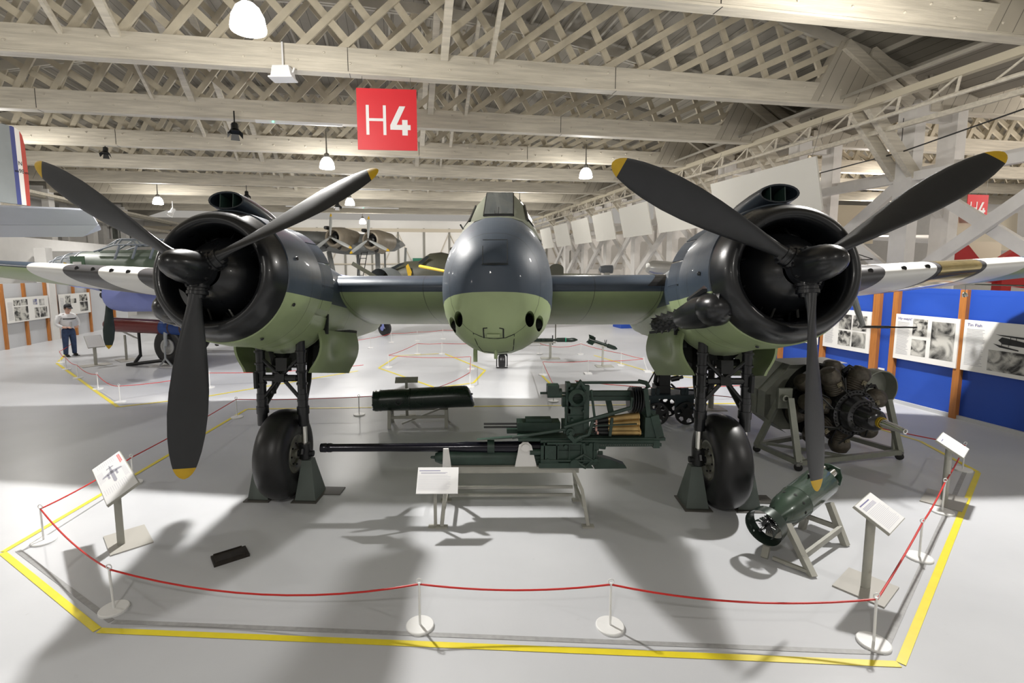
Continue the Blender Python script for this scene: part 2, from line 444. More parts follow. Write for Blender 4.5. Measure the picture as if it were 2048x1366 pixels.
# column row right: wide two-post columns with cut-out panels
M_COL = mat('column_paint', (.76, .74, .71), .55, var=.08)
def column(v, u0=14.25, mirror=1):
    m = MB(); W = 1.75
    def bx(a, b, z0, z1, d=.34): m.box((mirror * (a + b) / 2, 0, (z0 + z1) / 2), (abs(b - a), d, z1 - z0))
    bx(0, .34, 0, 7.3, .5); bx(W - .34, W, 0, 7.3, .5)
    for z0, z1 in ((0, .5), (1.3, 1.75), (2.45, 2.8), (4.45, 5.1), (6.9, 7.5)): bx(.3, W - .3, z0, z1, .2)
    for z0, z1 in ((.5, 1.3), (1.75, 2.45), (2.8, 4.45)):
        for (x, sx) in ((.34, 1), (W - .34, -1)):
            for (z, sz) in ((z0, 1), (z1, -1)):
                m.prism([(mirror * x, -.1, z), (mirror * (x + sx * .2), -.1, z), (mirror * x, -.1, z + sz * .2)], (0, .2, 0))
    o = m.build('column', M_COL); o.location = B(u0, v, 0); o.rotation_euler = (0, 0, ROOT_R)
    tag(o, kind='structure'); return o
for v in VS[1:]: column(v)
for v in VS[3:]: column(v, -18.2, -1)
# beams, girders and cross bracing along the column row
g = MB()
g.box((14.4, 21, 5.36), (.22, 56, .24)); g.box((16.0, 21, 5.75), (.22, 56, .24)); g.v = g.v
struct_b('trim_3', g, M_COL, 'long beam joining the right hand columns')
g = MB()
g.box((12.54, 21, 7.14), (.17, 56, .17))
struct_b('trim_4', g, mat('buff_paint', (.50, .45, .34), .6), 'long buff girder under the truss ends on the right')
g = MB()
g.tube([(12.5, -6, 6.68), (12.5, 49, 6.68)], .05, 8); g.box((13.3, 21, 6.55), (.1, 56, .12))
v = -4
while v < 48: g.bar((12.52, v, 7.1), (12.5, v + .05, 6.7), .04, .05); g.bar((12.52, v, 7.1), (12.52, v + .7, 6.7), .03, .04); v += 1.35
struct_b('trim_5', g, M_CREAM, 'pipe and hangers below the buff girder')
g = MB()
for v in VS[1:]:
    for u in (14.42,):
        g.bar((u, v + .2, 5.2), (u, v + 3.8, 2.5), .15, .30); g.bar((u + .17, v + 3.8, 5.2), (u + .17, v + .2, 2.5), .15, .30)
    if VS.index(v) > 3:
        g.bar((16, v + .2, 5.2), (16, v + 3.8, 1.5), .15, .28)
struct_b('trim_6', g, M_COL, 'white diagonal cross bracing between the right hand columns')
g = MB()
g.box((-18.4, 28, 6.9), (.2, 42, .25)); g.box((-18.4, 28, 6.1), (.16, 42, .18)); g.box((-17, 28, 6.7), (.14, 42, .14))
struct_b('trim_7', g, M_CREAM)
# black cable on the right
g = MB(); g.tube([B(13.9, 9, 6.35), B(13.9, 11.9, 6.0), B(14.0, 16.5, 5.9), B(13.9, 19.0, 5.9)], .02, 5); g.tube([B(13.9, 11.9, 6.0), B(13.9, 11.9, 6.9)], .012, 4)
struct('trim_8', g, M_DARK)

# back wall with hangar doors
bw = MB(); bw.box((0, 48.2, 3.6), (90, .3, 7.6)); struct_b('wall_back', bw, mat('door_white', (.74, .72, .68), .5, var=.06, vscale=.5))
g = MB()
for i in range(-6, 10):
    u = i * 2.4 - 4
    g.box((u, 48.0, 3.4), (.16, .12, 6.6), mi=0)
    if i % 2: g.bar((u, 47.98, 1), (u + 2.4, 47.98, 6.3), .08, .06, mi=1)
    else: g.bar((u + 2.4, 47.98, 1), (u, 47.98, 6.3), .08, .06, mi=1)
g.box((0, 47.96, 3.4), (60, .08, .1), mi=1); g.box((0, 47.96, 6.5), (60, .2, .3), mi=1)
struct_b('door_1', g, [mat('door_post_grey', (.22, .21, .18), .6), mat('door_frame_buff', (.52, .46, .36), .6)], 'far sliding hangar doors with grey posts and buff bracing')
# green fire-exit lintel box far
g = MB(); g.box((3.1, 47.6, 3.7), (2.0, .1, .45)); tag(g.build('exit_board', mat('exit_green', (.01, .16, .09), .5)), 'small green board on the far hangar doors', 'sign').rotation_euler = (0, 0, ROOT_R)

# left side: white wall with windows behind the display screens
wl = MB(); wl.box((-20.6, 26, 3.7), (.25, 62, 7.6)); struct_b('wall_left', wl, M_WHITE)
wr = MB(); wr.box((46, 24, 4), (.3, 66, 8)); struct_b('wall_right', wr, M_WHITE)
MW = mat('window_dark', (.16, .18, .16), .2, var=.5, vscale=1.5)
for i, (v0, v1, z0, z1) in enumerate(((31.5, 34.5, 4.3, 5.9), (37.6, 40.8, 3.9, 6.0), (42.5, 45.5, 3.9, 6.1), (26.0, 27.2, 3.4, 5.2))):
    g = MB(); g.box((-20.43, (v0 + v1) / 2, (z0 + z1) / 2), (.06, v1 - v0, z1 - z0), mi=0)
    for a in (v0, v0 + (v1 - v0) * .33, v1): g.box((-20.38, a, (z0 + z1) / 2), (.1, .1, z1 - z0 + .1), mi=1)
    for z in (z0, z1): g.box((-20.38, (v0 + v1) / 2, z), (.1, v1 - v0 + .1, .1), mi=1)
    struct_b('window_%d' % (i + 1), g, [MW, M_WHITE])
g = MB(); g.box((-20.3, 28, 3.0), (.3, 40, .12)); g.tube([(-20.2, 10, 3.35), (-20.2, 46, 3.35)], .06, 6); struct_b('trim_9', g, M_WHITE)

def text_to_mesh(to, m):
    bpy.context.view_layer.update(); dg = bpy.context.evaluated_depsgraph_get()
    me = bpy.data.meshes.new_from_object(to.evaluated_get(dg)); me.materials.clear(); me.materials.append(m)
    o = bpy.data.objects.new(to.name, me); COL.objects.link(o); o.parent = to.parent; o.rotation_euler = to.rotation_euler; o.location = to.location
    bpy.data.objects.remove(to, do_unlink=True); return o
# display walls: right (blue) and left (grey)
def textlines(mb, f, x0, x1, y0, n, dy, mi, th=.006):
    for i in range(n):
        a = x0; b = x1 - (random.random() * .2 * (x1 - x0)); z = y0 - i * dy
        mb.add([f(a, z), f(b, z), f(b, z - th), f(a, z - th)], [(0, 1, 2, 3)], mi)
def poster(name, label, origin, ax, W, H, photos, title=None, group=None, text_w=.25, off=.03, nl=26):
    """a wall panel: origin = lower corner nearest the viewer's left, ax = unit vector to the right along it"""
    ax = Vector(ax); nrm = ax.cross(Vector((0, 0, 1))).normalized(); o = Vector(origin)
    root = thing(name, label, 'display panel', o, 0, group)
    m = MB(); b0 = nrm * off
    m.prism([b0, b0 + ax * W, b0 + ax * W + Vector((0, 0, H)), b0 + Vector((0, 0, H))], -nrm * (off - .002))
    m.build('board', M_POST, root)
    f = lambda x, z, k=.003: nrm * (off + k) + ax * x + Vector((0, 0, z))
    for i, (x, z, w_, h_, mi) in enumerate(photos):
        p = MB(); p.prism([f(x, z, .001), f(x + w_, z, .001), f(x + w_, z + h_, .001), f(x, z + h_, .001)], nrm * .003)
        p.build('photograph', M_PH[mi % 3] if isinstance(mi, int) else mi, root)
    t = MB(); textlines(t, f, .05, W * text_w, H - .16, nl, (H - .25) / nl, 0); t.build('text_block', M_INK, root)
    if title:
        cu = bpy.data.curves.new('panel_title', 'FONT'); cu.body = title; cu.size = .075; cu.extrude = .001
        to = bpy.data.objects.new('panel_title', cu); COL.objects.link(to); to.parent = root
        mt = Matrix((ax, Vector((0, 0, 1)), nrm)).transposed(); to.rotation_euler = mt.to_euler(); to.location = f(.05, H - .11)
        text_to_mesh(to, mat('title_ink', (.06, .05, .25), .6))
    return root
g = MB(); g.box((10.52, 11.0, 1.24), (.08, 12.0, 2.38)); struct_b('wall_display_right', g, M_BLUE, 'bright blue display wall on the right')
g = MB(); g.box((10.45, 11.0, .035), (.05, 12.0, .07)); struct_b('baseboard_right', g, M_GREYP)
for i, v in enumerate((7.48, 8.74, 9.16, 10.50, 11.85, 13.2, 14.6, 6.2)):
    g = MB(); g.box((10.44, v, 1.215), (.09, .115 if i != 2 else .15, 2.43)); tag(g.build('timber_post', M_WOOD), ('varnished timber post between the biplane panel and the seascape panel', 'varnished timber post left of the seascape panel on the blue wall', 'wider varnished timber post by the white wall socket', 'varnished timber post half behind the right hand propeller blade', 'timber post of the blue wall beyond the right engine, under the wheel door', 'timber post farther along the blue wall behind the landing gear', 'last timber post of the blue wall behind the landing gear', 'timber post of the blue wall at the near end past the right frame edge')[i], 'post', 'timber posts of the blue wall').rotation_euler = (0, 0, ROOT_R)
dn = -LON   # reading direction on the right wall runs towards the viewer
poster('display_board', 'white panel with large grey seascape photo on the blue wall', B(10.40, 8.68, .955), dn, 1.2, .93, [(.36, .52, .28, .34, 0), (.36, .12, .28, .33, 1), (.72, .12, .42, .72, 2)], 'Hy-ways?', 'display panels on the blue wall')
MBI = photo_mat('photo_print_pale', 9, (.08, .08, .08), (.72, .71, .68), 2.2)
pr = poster('display_board', 'white panel with biplane photograph on the blue wall at the right edge', B(10.40, 7.40, .955), dn, 1.75, .93, [(.42, .07, .62, .37, 1), (1.1, .07, .5, .37, 0)], 'Tin Fish', 'display panels on the blue wall', text_w=.2)
# biplane silhouette on the poster
f = lambda x, z: (-LAT) * .036 + dn * x + Vector((0, 0, z))
bp = MB()
for pts in ([(.5, .72), (1.35, .70), (1.35, .685), (.95, .675), (.6, .70)], [(.6, .68), (.75, .66), (1.1, .60), (1.15, .64), (1.19, .64), (1.19, .56), (1.0, .54), (.62, .56), (.55, .62)], [(.48, .555), (.85, .49), (.85, .47), (.58, .50)], [(1.0, .51), (1.1, .50), (1.1, .48), (1.02, .49)]):
    bp.prism([f(x, z) for x, z in pts], (-LAT) * .002)
for x in (.72, .8, .95, 1.05): bp.prism([f(x, .57), f(x + .008, .57), f(x + .008, .69), f(x, .69)], (-LAT) * .002)
for x in (.6, .7): bp.prism([f(x, .52), f(x + .008, .52), f(x + .008, .6), f(x, .6)], (-LAT) * .002)
bo = bp.build('biplane_picture', M_DARK); bo.parent = pr; bo.location = -Vector(pr.location) + B(10.40, 7.40, .955)
poster('display_board', 'white panel of four photographs beside the right engine cowling', B(10.40, 10.44, .945), dn, 1.2, .93, [(.42, .48, .32, .34, 1), (.78, .48, .34, .34, 0), (.42, .1, .32, .34, 0), (.78, .1, .34, .34, 2)], 'Pegasus', 'display panels on the blue wall')
poster('display_board', 'white panel mostly hidden behind the right engine, on the blue wall', B(10.40, 11.80, .945), dn, 1.2, .93, [(.42, .48, .32, .34, 1), (.78, .1, .34, .7, 0)], None, 'display panels on the blue wall')
g = MB(); g.box((10.46, 8.98, .62), (.02, .13, .1)); tag(g.build('wall_socket', M_TXT), 'small white socket plate on the blue wall', 'socket').rotation_euler = (0, 0, ROOT_R)
# track rail with spot lamps above the blue wall
t = thing('track_rail', 'thin metal rail along the top of the blue wall', 'rail', B(9.75, 8.0, 2.55))
g = MB(); g.tube([LON * -2.2, LON * 2.3], .014, 6); g.bar(LON * 2.2, LON * 2.2 + LAT * .72, .02, .02); g.bar(LON * -1.9, LON * -1.9 + LAT * .72, .02, .02); g.build('rail', M_STEEL, t)
for dv, lb in ((-1.0, 'small chrome spot lamp hanging from the rail over the blue wall'), (.9, 'small spot lamp on the rail behind the right wing')):
    s = thing('spot_lamp', lb, 'spotlight', B(9.75, 8.0 + dv, 2.535), 0, 'spot lamps on the rail')
    g = MB(); g.tube([(0, 0, 0), (0, 0, -.13)], .006, 5); g.build('stem', M_STEEL, s)
    g = MB(); g.lathe([(0, .015), (.03, .035), (.08, .04), (.085, .03)], (-.02, 0, -.12), (.4, 0, -1), 14); g.build('lamp_head', M_CHR, s)

g = MB(); g.box((-13.95, 25.2, 1.2), (.06, 9.6, 2.4)); struct_b('wall_display_left', g, M_GREYP, 'pale grey display screens on the left')
for i, v in enumerate((21.15, 22.28, 23.5, 24.1, 25.35, 26.5, 28.6)):
    g = MB(); g.box((-13.88, v, 1.2), (.09, .1, 2.4)); tag(g.build('timber_post', M_WOOD), ('leftmost varnished post of the grey display screen', 'post in the middle of the leftmost white photo panel', 'post right of the panel with the big dark round photo', 'post just left of the man in the cap', 'post directly behind the man in the cap', 'post just right of the man, left of the parked propeller', 'farthest orange post, seen under the lavender aircraft')[i], 'post', 'timber posts of the grey screens').rotation_euler = (0, 0, ROOT_R)
g = MB(); g.box((-13.98, 23.8, 1.9), (.42, .42, 3.8)); struct_b('column', g, M_WHITE, 'white square column between the grey display screens')
MBL = photo_mat('photo_print_blue', 5, (.01, .02, .2), (.5, .5, .5), 4)
poster('display_board', 'white photo panel with a big dark round photo, at the far left', B(-13.82, 21.2, .95), LON, 2.3, .92, [(.35, .62, .36, .22, 0), (.75, .62, .34, .22, 1), (.35, .05, .74, .52, 1), (1.4, .6, .22, .22, MBL), (1.75, .55, .3, .25, MBI), (1.45, .08, .25, .4, 0), (1.75, .08, .42, .4, 1)], None, 'display panels on the grey screens', text_w=.14)
poster('display_board', 'white photo panel behind the head of the man in the cap', B(-13.82, 24.2, .95), LON, 2.2, .92, [(.4, .25, .35, .6, 0), (.8, .5, .35, .2, 1), (1.4, .55, .6, .3, 0), (1.4, .1, .6, .42, 2)], None, 'display panels on the grey screens', text_w=.14)
g = MB(); g.box((-14.9, 27.5, 3.2), (2.2, .2, 1.2)); g.box((-16.5, 30.5, 2.2), (.2, 12, 4.4)); struct_b('wall_left_store', g, M_WHITE)

# ---- hanging white acoustic panels on the right
pv = [(12.7, 15.6), (18.1, 21.5), (22.6, 25.6), (26.4, 29.0), (29.6, 32.4), (33.1, 36.4), (37.0, 39.8)]
pv = [(12.7, 17.5), (18.2, 21.7), (22.3, 25.3), (26.2, 28.9), (29.6, 32.5), (33.3, 36.2), (37.0, 39.6)]
pl = ['large white hanging panel partly behind the right engine intake', 'white hanging panel just left of the right engine, cut by the propeller blade', 'second white hanging panel left of the right propeller blade, fully seen', 'third white hanging panel left of the right propeller blade', 'fourth white hanging panel from the right propeller blade', 'fifth white hanging panel, near the nose of the aircraft', 'last and smallest white hanging panel beside the fuselage nose']
for (a, b), lb in zip(pv, pl):
    t = thing('acoustic_baffle', lb, 'panel', B(11.95, (a + b) / 2, 6.1), BY, 'white panels hung along the right aisle')
    g = MB(); h = (b - a) / 2
    g.prism([(0, -h, -.1), (0, h, -.1), (.34, h, -1.62), (.34, -h, -1.62)], (.05, 0, .01)); g.build('panel_sheet', M_PANEL, t)
    for s_ in (-h + .15, h - .15): g = MB(); g.tube([(.02, s_, -.1), (.3, s_, 1.0)], .008, 4); g.build('hanging_wire', M_STEEL, t)
# beige screens of the far bay
for i, (u, v, wd, z0, z1) in enumerate(((19.5, 19, 3.2, 3.9, 5.6), (23, 16, 3.2, 3.5, 5.0), (20.5, 27, 4, 3.4, 5.2), (24.5, 12.8, 3.0, 5.2, 6.4), (19.0, 13.5, 2.4, 2.6, 3.7))):
    t = MB(); t.prism([(-wd / 2, 0, z0), (wd / 2, 0, z0), (wd / 2 + .35, .3, z1), (-wd / 2 + .35, .3, z1)], (0, .04, 0))
    o = t.build('hanging_screen', mat('beige_screen', (.40, .36, .28), .8)); o.location = B(u, v, 0); o.rotation_euler = (0, 0, BY)
    tag(o, ('beige hanging screen behind the columns above the right engine', 'beige hanging screen right of the tall column above the blade', 'far beige hanging screen low between the columns', 'high beige hanging screen near the right edge', 'low beige hanging screen over the right wing')[i], 'screen', 'beige screens in the side bay')

# ---- dome lamps and other ceiling fixtures
def dome_lamp(u, v, lb):
    t = thing('dome_lamp', lb, 'lamp', B(u, v, LAMP_Z), 0, 'glowing dome lamps under the roof')
    g = MB(); g.lathe([(-.2, .25), (-.17, .26), (.0, .23), (.12, .17), (.18, .10)], (0, 0, 0), (0, 0, 1), 24); g.build('lamp_shade', M_LAMP, t)
    g = MB(); g.lathe([(.17, .10), (.30, .09), (.34, .03), (1.1, .015)], (0, 0, 0), (0, 0, 1), 12, cap=True); g.build('lamp_housing', M_STEEL, t)
    return t
M_LAMP = emis('lamp_glow', (1, .98, .95), 14)
dl = {0: 'big glowing dome lamp at the top left, nearest of all', 2: 'dome lamp left of the red sign, between the propellers', 3: 'dome lamp left of the right propeller tip', 4: 'small far dome lamp above the left engine intake blade', 5: 'small dome lamp just right of the cockpit roof', 6: 'dome lamp above the left engine, at the left', 10: 'farthest tiny dome lamp above the distant flying boat'}
for i, (u, v, k) in enumerate(LAMP_UV):
    if k: dome_lamp(u, v, dl.get(i, {7: 'dome lamp out of frame on the left', 11: 'dome lamp high on the left behind the biplane tail', 12: 'farthest dome lamp at the right'}.get(i, 'dome lamp')))
# sensor box hanging from the second truss
t = thing('projector_box', 'white box hanging from the nearest long beam on a thin rod', 'fixture', B(-2.13, 11.8, 7.02))
g = MB(); g.prism([(-.22, -.15, -.12), (.22, -.15, -.12), (.17, -.15, .1), (-.17, -.15, .1)], (0, .3, 0)); g.box((0, -.02, -.14), (.5, .36, .03)); g.build('housing', M_TXT, t)
g = MB(); g.tube([(0, 0, .1), (0, 0, .62)], .02, 8); g.bar((-.2, 0, .0), (-.24, 0, .1), .02, .03); g.bar((.2, 0, .0), (.24, 0, .1), .02, .03); g.build('rod', M_TXT, t)
def stage_spot(p, lb, s=1.0, m=None, aim=(.25, -.5, -1)):
    t = thing('stage_spotlight', lb, 'spotlight', p, 0, 'stage spotlights under the beams')
    m = m or M_DARK
    g = MB(); g.tube([(0, 0, .35 * s), (0, 0, 0)], .02 * s, 6); g.build('bracket', m, t)
    g = MB(); a = Vector(aim).normalized(); g.lathe([(-.14 * s, .03 * s), (-.1 * s, .10 * s), (.1 * s, .10 * s), (.16 * s, .15 * s), (.16 * s, .1 * s)], (0, 0, -.1 * s), a, 8, cap=True); g.build('lamp_head', m, t)
    g = MB()
    for k in range(4):
        an = k * PI / 2; x = a.cross(Vector((0, 0, 1))).normalized(); z = x.cross(a)
        d_ = x * math.cos(an) + z * math.sin(an); e_ = -x * math.sin(an) + z * math.cos(an); c0 = Vector((0, 0, -.1 * s)) + a * .16 * s
        g.prism([c0 + d_ * .1 * s - e_ * .09 * s, c0 + d_ * .1 * s + e_ * .09 * s, c0 + d_ * .2 * s + a * .14 * s + e_ * .12 * s, c0 + d_ * .2 * s + a * .14 * s - e_ * .12 * s], a * .004)
    g.build('barn_doors', m, t)
stage_spot(B(-4.25, 15.9, 7.0), 'black stage spotlight with barn doors hanging at upper left')
stage_spot(B(-3.0, 31.6, 6.9), 'small black spotlight above the distant flying boat', 1.1)
stage_spot(B(-7.1, 28.0, 6.85), 'small black spotlight left of the far trapeze fixture', .9)
stage_spot(B(-11.5, 30.4, 6.2), 'small white spotlight left of the left engine intake', 1.1, M_TXT, (-.5, -.3, -1))
stage_spot(B(-9.6, 20.1, 7.1), 'black spotlight hanging over the left propeller blade', .8)
for (u, v, L_, lb) in ((-2.47, 16.0, 2.4, 'strip light under the third beam, left of the red sign'), (-1.5, 28.0, 3.2, 'strip light right of the left propeller tip'), (-4.2, 36, 5, 'long faint strip light far above the flying boat'), (-.8, 36.2, 3, 'short strip light far left of the cockpit')):
    t = thing('strip_light', lb, 'strip light', B(u, v, 7.08), BY, 'strip lights under the beams')
    g = MB(); g.box((0, -.15, 0), (L_, .09, .07)); g.build('batten', M_TXT, t)
    g = MB(); g.sphere((-L_ * .3, -.21, 0), .018); g.build('indicator', emis('green_led_' + lb[-4:], (.1, 1, .5), 6), t)

# ---- red H4 signs
def h4(name, p, s, rz, lb):
    t = thing(name, lb, 'sign', p, rz)
    g = MB(); g.box((0, 0, 0), (s, .02, s)); g.build('board', M_SIGN, t)
    y = -.013
    def P(pts):
        return [((x / 120 - .5) * s, y, (.5 - z / 122) * s) for x, z in pts]
    g = MB()
    for q in ([(18, 33), (24, 33), (24, 92), (18, 92)], [(52, 33), (58, 33), (58, 92), (52, 92)], [(24, 59), (52, 59), (52, 64.5), (24, 64.5)]): g.prism(P(q), (0, -.004, 0))
    g.prism(P([(85, 34), (97, 34), (79, 71), (90, 71), (90, 61), (101, 61), (101, 71), (107, 71), (107, 81), (101, 81), (101, 92), (90, 92), (90, 81), (66, 81), (66, 72)]), (0, -.004, 0))
    g.build('lettering', M_TXT, t)
    for sx in (-.4, .4): g = MB(); g.tube([(sx * s, 0, s * .5), (sx * s, 0, s * .5 + (7.2 - p[2] - s * .5))], .006, 4); g.build('hanging_wire', M_STEEL, t)
h4('hanging_sign', B(.02, 12.05, 6.23), 1.34, BY * .55, 'red square sign reading H4 hung from the nearest beam')
h4('hanging_sign', B(22.45, 16, 5.13), 1.0, BY, 'smaller red H4 sign seen between the white braces at right')

# ---- yellow floor tape and old tape marks
def tape(name, pts, w=.055, m=M_YEL, z=.003):
    for i, (a, b) in enumerate(zip(pts, pts[1:])):
        a = Vector((a[0], a[1], z)); b = Vector((b[0], b[1], z)); d = (b - a).normalized(); n = Vector((-d.y, d.x, 0)) * w / 2
        g = MB(); g.prism([a - n + d * .01, b - n - d * .01, b + n - d * .01, a + n + d * .01], (0, 0, .002)); struct(name, g, m)
MTP2 = mat('worn_tape_grey', (.36, .36, .36), .5, var=.2, vscale=20)
main_loop = [(-3.09, 3.70), (-4.92, 4.82), (-2.35, 8.6)]
tape('trim_10', [(6.86, 6.72), (2.98, 3.32), (-3.09, 3.70), (-4.92, 4.82), (-4.92, 10.1), (-2.35, 10.18), (3.0, 10.3), (6.5, 10.4), (7.15, 8.0), (6.86, 6.72)], .058)
tape('trim_11', [(6.74, 6.78), (2.94, 3.43), (-3.05, 3.80), (-4.80, 4.86)], .045, MTP2, .0015)
tape('trim_12', [(-14.6, 17.3), (-13.3, 15.37), (-7.73, 10.31), (-6.4, 11.1), (-3.6, 14.0)], .07)
tape('trim_13', [(-3.1, 14.4), (-1.2, 11.9), (-.3, 12.4), (.0, 14.0), (-1.4, 16.9), (-2.9, 16.5), (-3.1, 14.4)], .06)
tape('trim_14', [(1.5, 13.5), (1.75, 10.9), (6.2, 12.2), (4.6, 13.6), (3.6, 16.4)], .06)
# ================================================================= the twin-engined aircraft (body frame: x right, y aft, z up; origin between the propeller hubs)
AYAW, APIT = R(3.14), R(9.17)
HC = Vector((.07, 4.584, 2.855))
AM = Matrix.Rotation(-AYAW, 3, 'Z') @ Matrix.Rotation(-APIT, 3, 'X')
AMi = AM.transposed()
S2 = 2.774
def WA(p): return AMi @ (Vector(p) - HC)       # world -> body
BASE = WA((.15, 6.0, 0.0))
plane = bpy.data.objects.new('twin_engine_aircraft', None); COL.objects.link(plane)
plane.location = HC + AM @ BASE; plane.rotation_euler = AM.to_euler()
tag(plane, 'large twin-engined warplane, dark blue-grey over pale green, with black three-blade propellers', 'aircraft')
OFF = -BASE
def part(mb, name, mats, parent=None, **k):
    if parent is None: return mb.build(name, mats, plane, loc=OFF, **k)
    return mb.build(name, mats, parent, **k)

M_FUS = two_tone('fuselage_paint', TOPC, BOTC, -.155, slope=-.066, lines=(.62, 1.25), rough=.52)
M_NAC = two_tone('nacelle_paint', TOPC, BOTC, -.165, lines=(.95, 1.28, 1.75, 2.6), rough=.42)
M_WCEN = two_tone('centre_wing_paint', TOPC, BOTC, .022, xlines=(-1.0, 1.25, 2.1, -2.1), rough=.38)

# --- fuselage
prof = [(0, 1.0), (.17, .985), (.33, .92), (.45, .81), (.545, .67), (.625, .50), (.675, .32), (.71, .12), (.716, -.05), (.705, -.2), (.675, -.34), (.62, -.46), (.54, -.565), (.44, -.655), (.32, -.73), (.17, -.785), (0, -.80)]
full = prof + [(-x, z) for x, z in reversed(prof[1:-1])]
#        y    sw    top   bottom  (top/bottom = z extents)
st = [(.34, .02, -.02, -.08), (.345, .16, .10, -.20), (.37, .32, .20, -.33), (.43, .46, .30, -.46), (.53, .59, .40, -.575), (.68, .70, .51, -.665), (.9, .80, .63, -.735), (1.2, .875, .76, -.775), (1.55, .93, .88, -.795), (1.9, .965, .965, -.80),
      (2.4, 1.0, 1.02, -.80), (3.4, 1.0, 1.05, -.79), (5.0, .93, 1.02, -.72), (6.6, .76, .93, -.52), (8.2, .54, .82, -.22), (9.8, .33, .70, .08), (11.3, .12, .62, .35), (11.6, .03, .58, .42)]
def sect(y, sw, zt_, zb):
    out = []
    for x, z in full:
        zz = zt_ * z if z >= 0 else -zb * z / .8
        if zb > 0: zz = zb + (zt_ - zb) * (z + .8) / 1.8
        elif z >= 0: zz = zt_ * z
        else: zz = zb * (-z / .8)
        out.append(Vector((x * sw, y, zz)))
    return out
# nose sections sit round a centre slightly below the thrust line
rings = []
for (y, sw, a, b_) in st:
    if y < .9:
        cz = -.05; k = min(1, (y - .34) / .56)
        rings.append([Vector((x * sw, y, (z * (a - cz * (1 - k))) + cz * (1 - k) if z >= 0 else cz * (1 - k) + (b_ - cz * (1 - k)) * (-z / .8))) for x, z in full])
    else: rings.append(sect(y, sw, a, b_))
def fus_surface():
    m = MB(); m.loft(rings, cap=True); return m
fus = part(fus_surface(), 'fuselage', M_FUS)
# gun tunnels cut into the lower nose
BPRT = mat('tunnel_black', (.008, .008, .008), .8)
def boolean(o, cutter):
    md = o.modifiers.new('cut', 'BOOLEAN'); md.operation = 'DIFFERENCE'; md.object = cutter; md.solver = 'EXACT'
    dg = bpy.context.evaluated_depsgraph_get(); dg.update()
    me = bpy.data.meshes.new_from_object(o.evaluated_get(dg)); o.modifiers.clear(); old = o.data; o.data = me
    bpy.data.objects.remove(cutter, do_unlink=True)
for x, z in ((-.475, -.46), (-.375, -.415), (.36, -.415), (.475, -.445)):
    cut = MB(); cut.loft([[Vector((x + .05 * math.cos(2 * PI * k / 20), y_, z - .012 + .078 * math.sin(2 * PI * k / 20))) for k in range(20)] for y_ in (-.2, 1.7)], cap=True)
    try: boolean(fus, cut.build('cutter', M_FUS, plane, loc=OFF))
    except Exception as e: print('bool', e)
print('fuselage verts', len(fus.data.vertices))
fus.data.set_sharp_from_angle(angle=R(38))
for p_ in fus.data.polygons: p_.use_smooth = True
for i, (x, z) in enumerate(((-.475, -.46), (-.375, -.415), (.36, -.415), (.475, -.445))):
    g = MB(); g.lathe([(0, .001), (.004, .054)], (x, 1.02 if abs(x) < .45 else 1.22, z), (0, 1, 0), 20); g.build('gun_port', BPRT, fus)
# fittings under the nose
MSEAM = mat('seam_black', (.01, .012, .011), .7)
def fz(x, y):   # fuselage lower/upper z at (x,y): nearest ring interpolation
    import bisect
    for r0, r1 in zip(rings, rings[1:]):
        if r0[0].y <= y <= r1[0].y:
            t = (y - r0[0].y) / (r1[0].y - r0[0].y); rg = [a.lerp(b, t) for a, b in zip(r0, r1)]
            half = rg[:17]
            low = half[8:]
            for a, b in zip(low, low[1:]):
                if min(a.x, b.x) <= abs(x) <= max(a.x, b.x): 
                    tt = (abs(x) - a.x) / (b.x - a.x + 1e-9); return a.z + (b.z - a.z) * tt
    return -.8
def fzu(x, y):
    for r0, r1 in zip(rings, rings[1:]):
        if r0[0].y <= y <= r1[0].y:
            t = (y - r0[0].y) / (r1[0].y - r0[0].y); rg = [a.lerp(b, t) for a, b in zip(r0, r1)]
            up = rg[:9]
            for a, b in zip(up, up[1:]):
                if a.x <= abs(x) <= b.x: return a.z + (b.z - a.z) * ((abs(x) - a.x) / (b.x - a.x + 1e-9))
    return 1
def seam(g, pts, r=.006):
    """pts in (x,y) on the underside"""
    out = []
    for a, b in zip(pts, pts[1:]):
        for k in range(5): out.append((a[0] + (b[0] - a[0]) * k / 5, a[1] + (b[1] - a[1]) * k / 5))
    out.append(pts[-1]); g.tube([(x, y, fz(x, y) - .001) for x, y in out], r, 5)
g = MB(); seam(g, [(-.22, .62), (.20, .62), (.19, 1.2), (-.16, 1.2), (-.22, .62)], .005); seam(g, [(-.11, .50), (-.11, .62)], .008); seam(g, [(.09, .50), (.09, .62)], .008); seam(g, [(-.11, .50), (-.07, .49)], .006); seam(g, [(.09, .50), (.05, .49)], .006)
g.build('hatch_seam', MSEAM, fus)
g = MB(); g.box((-.01, .57, fz(0, .57) - .002), (.13, .07, .03)); g.build('hatch_step', M_GREEN, fus)
g = MB(); g.tube([(.0, 1.0, -.72), (.0, 1.02, -.84)], .020, 10); g.tube([(-.27, 1.6, -.72), (-.27, 1.6, -.89)], .026, 10); g.build('drain_pipe', M_GREEN, fus)
g = MB()
for a_, r_ in (((-.125, .125), .5), ):
    def ups(x, z):  # find y on nose front for given x,z by marching
        y = .33
        while y < 2.0 and not (fz(x, y) < z < fzu(x, y) and abs(x) < .716 * 1.0): y += .004
        return y
    box = [(-.11, .33), (.13, .33), (.13, .10), (-.11, .10), (-.11, .33)]
    pts = []
    for a, b in zip(box, box[1:]):
        for k in range(4): pts.append((a[0] + (b[0] - a[0]) * k / 4, a[1] + (b[1] - a[1]) * k / 4))
    g.tube([(x, ups(x, z) + .001, z) for x, z in pts], .0035, 5)
    g.tube([(x, ups(x, z) + .001, z) for x, z in ((-.12, .09), (0, .085), (.14, .09))], .005, 5)
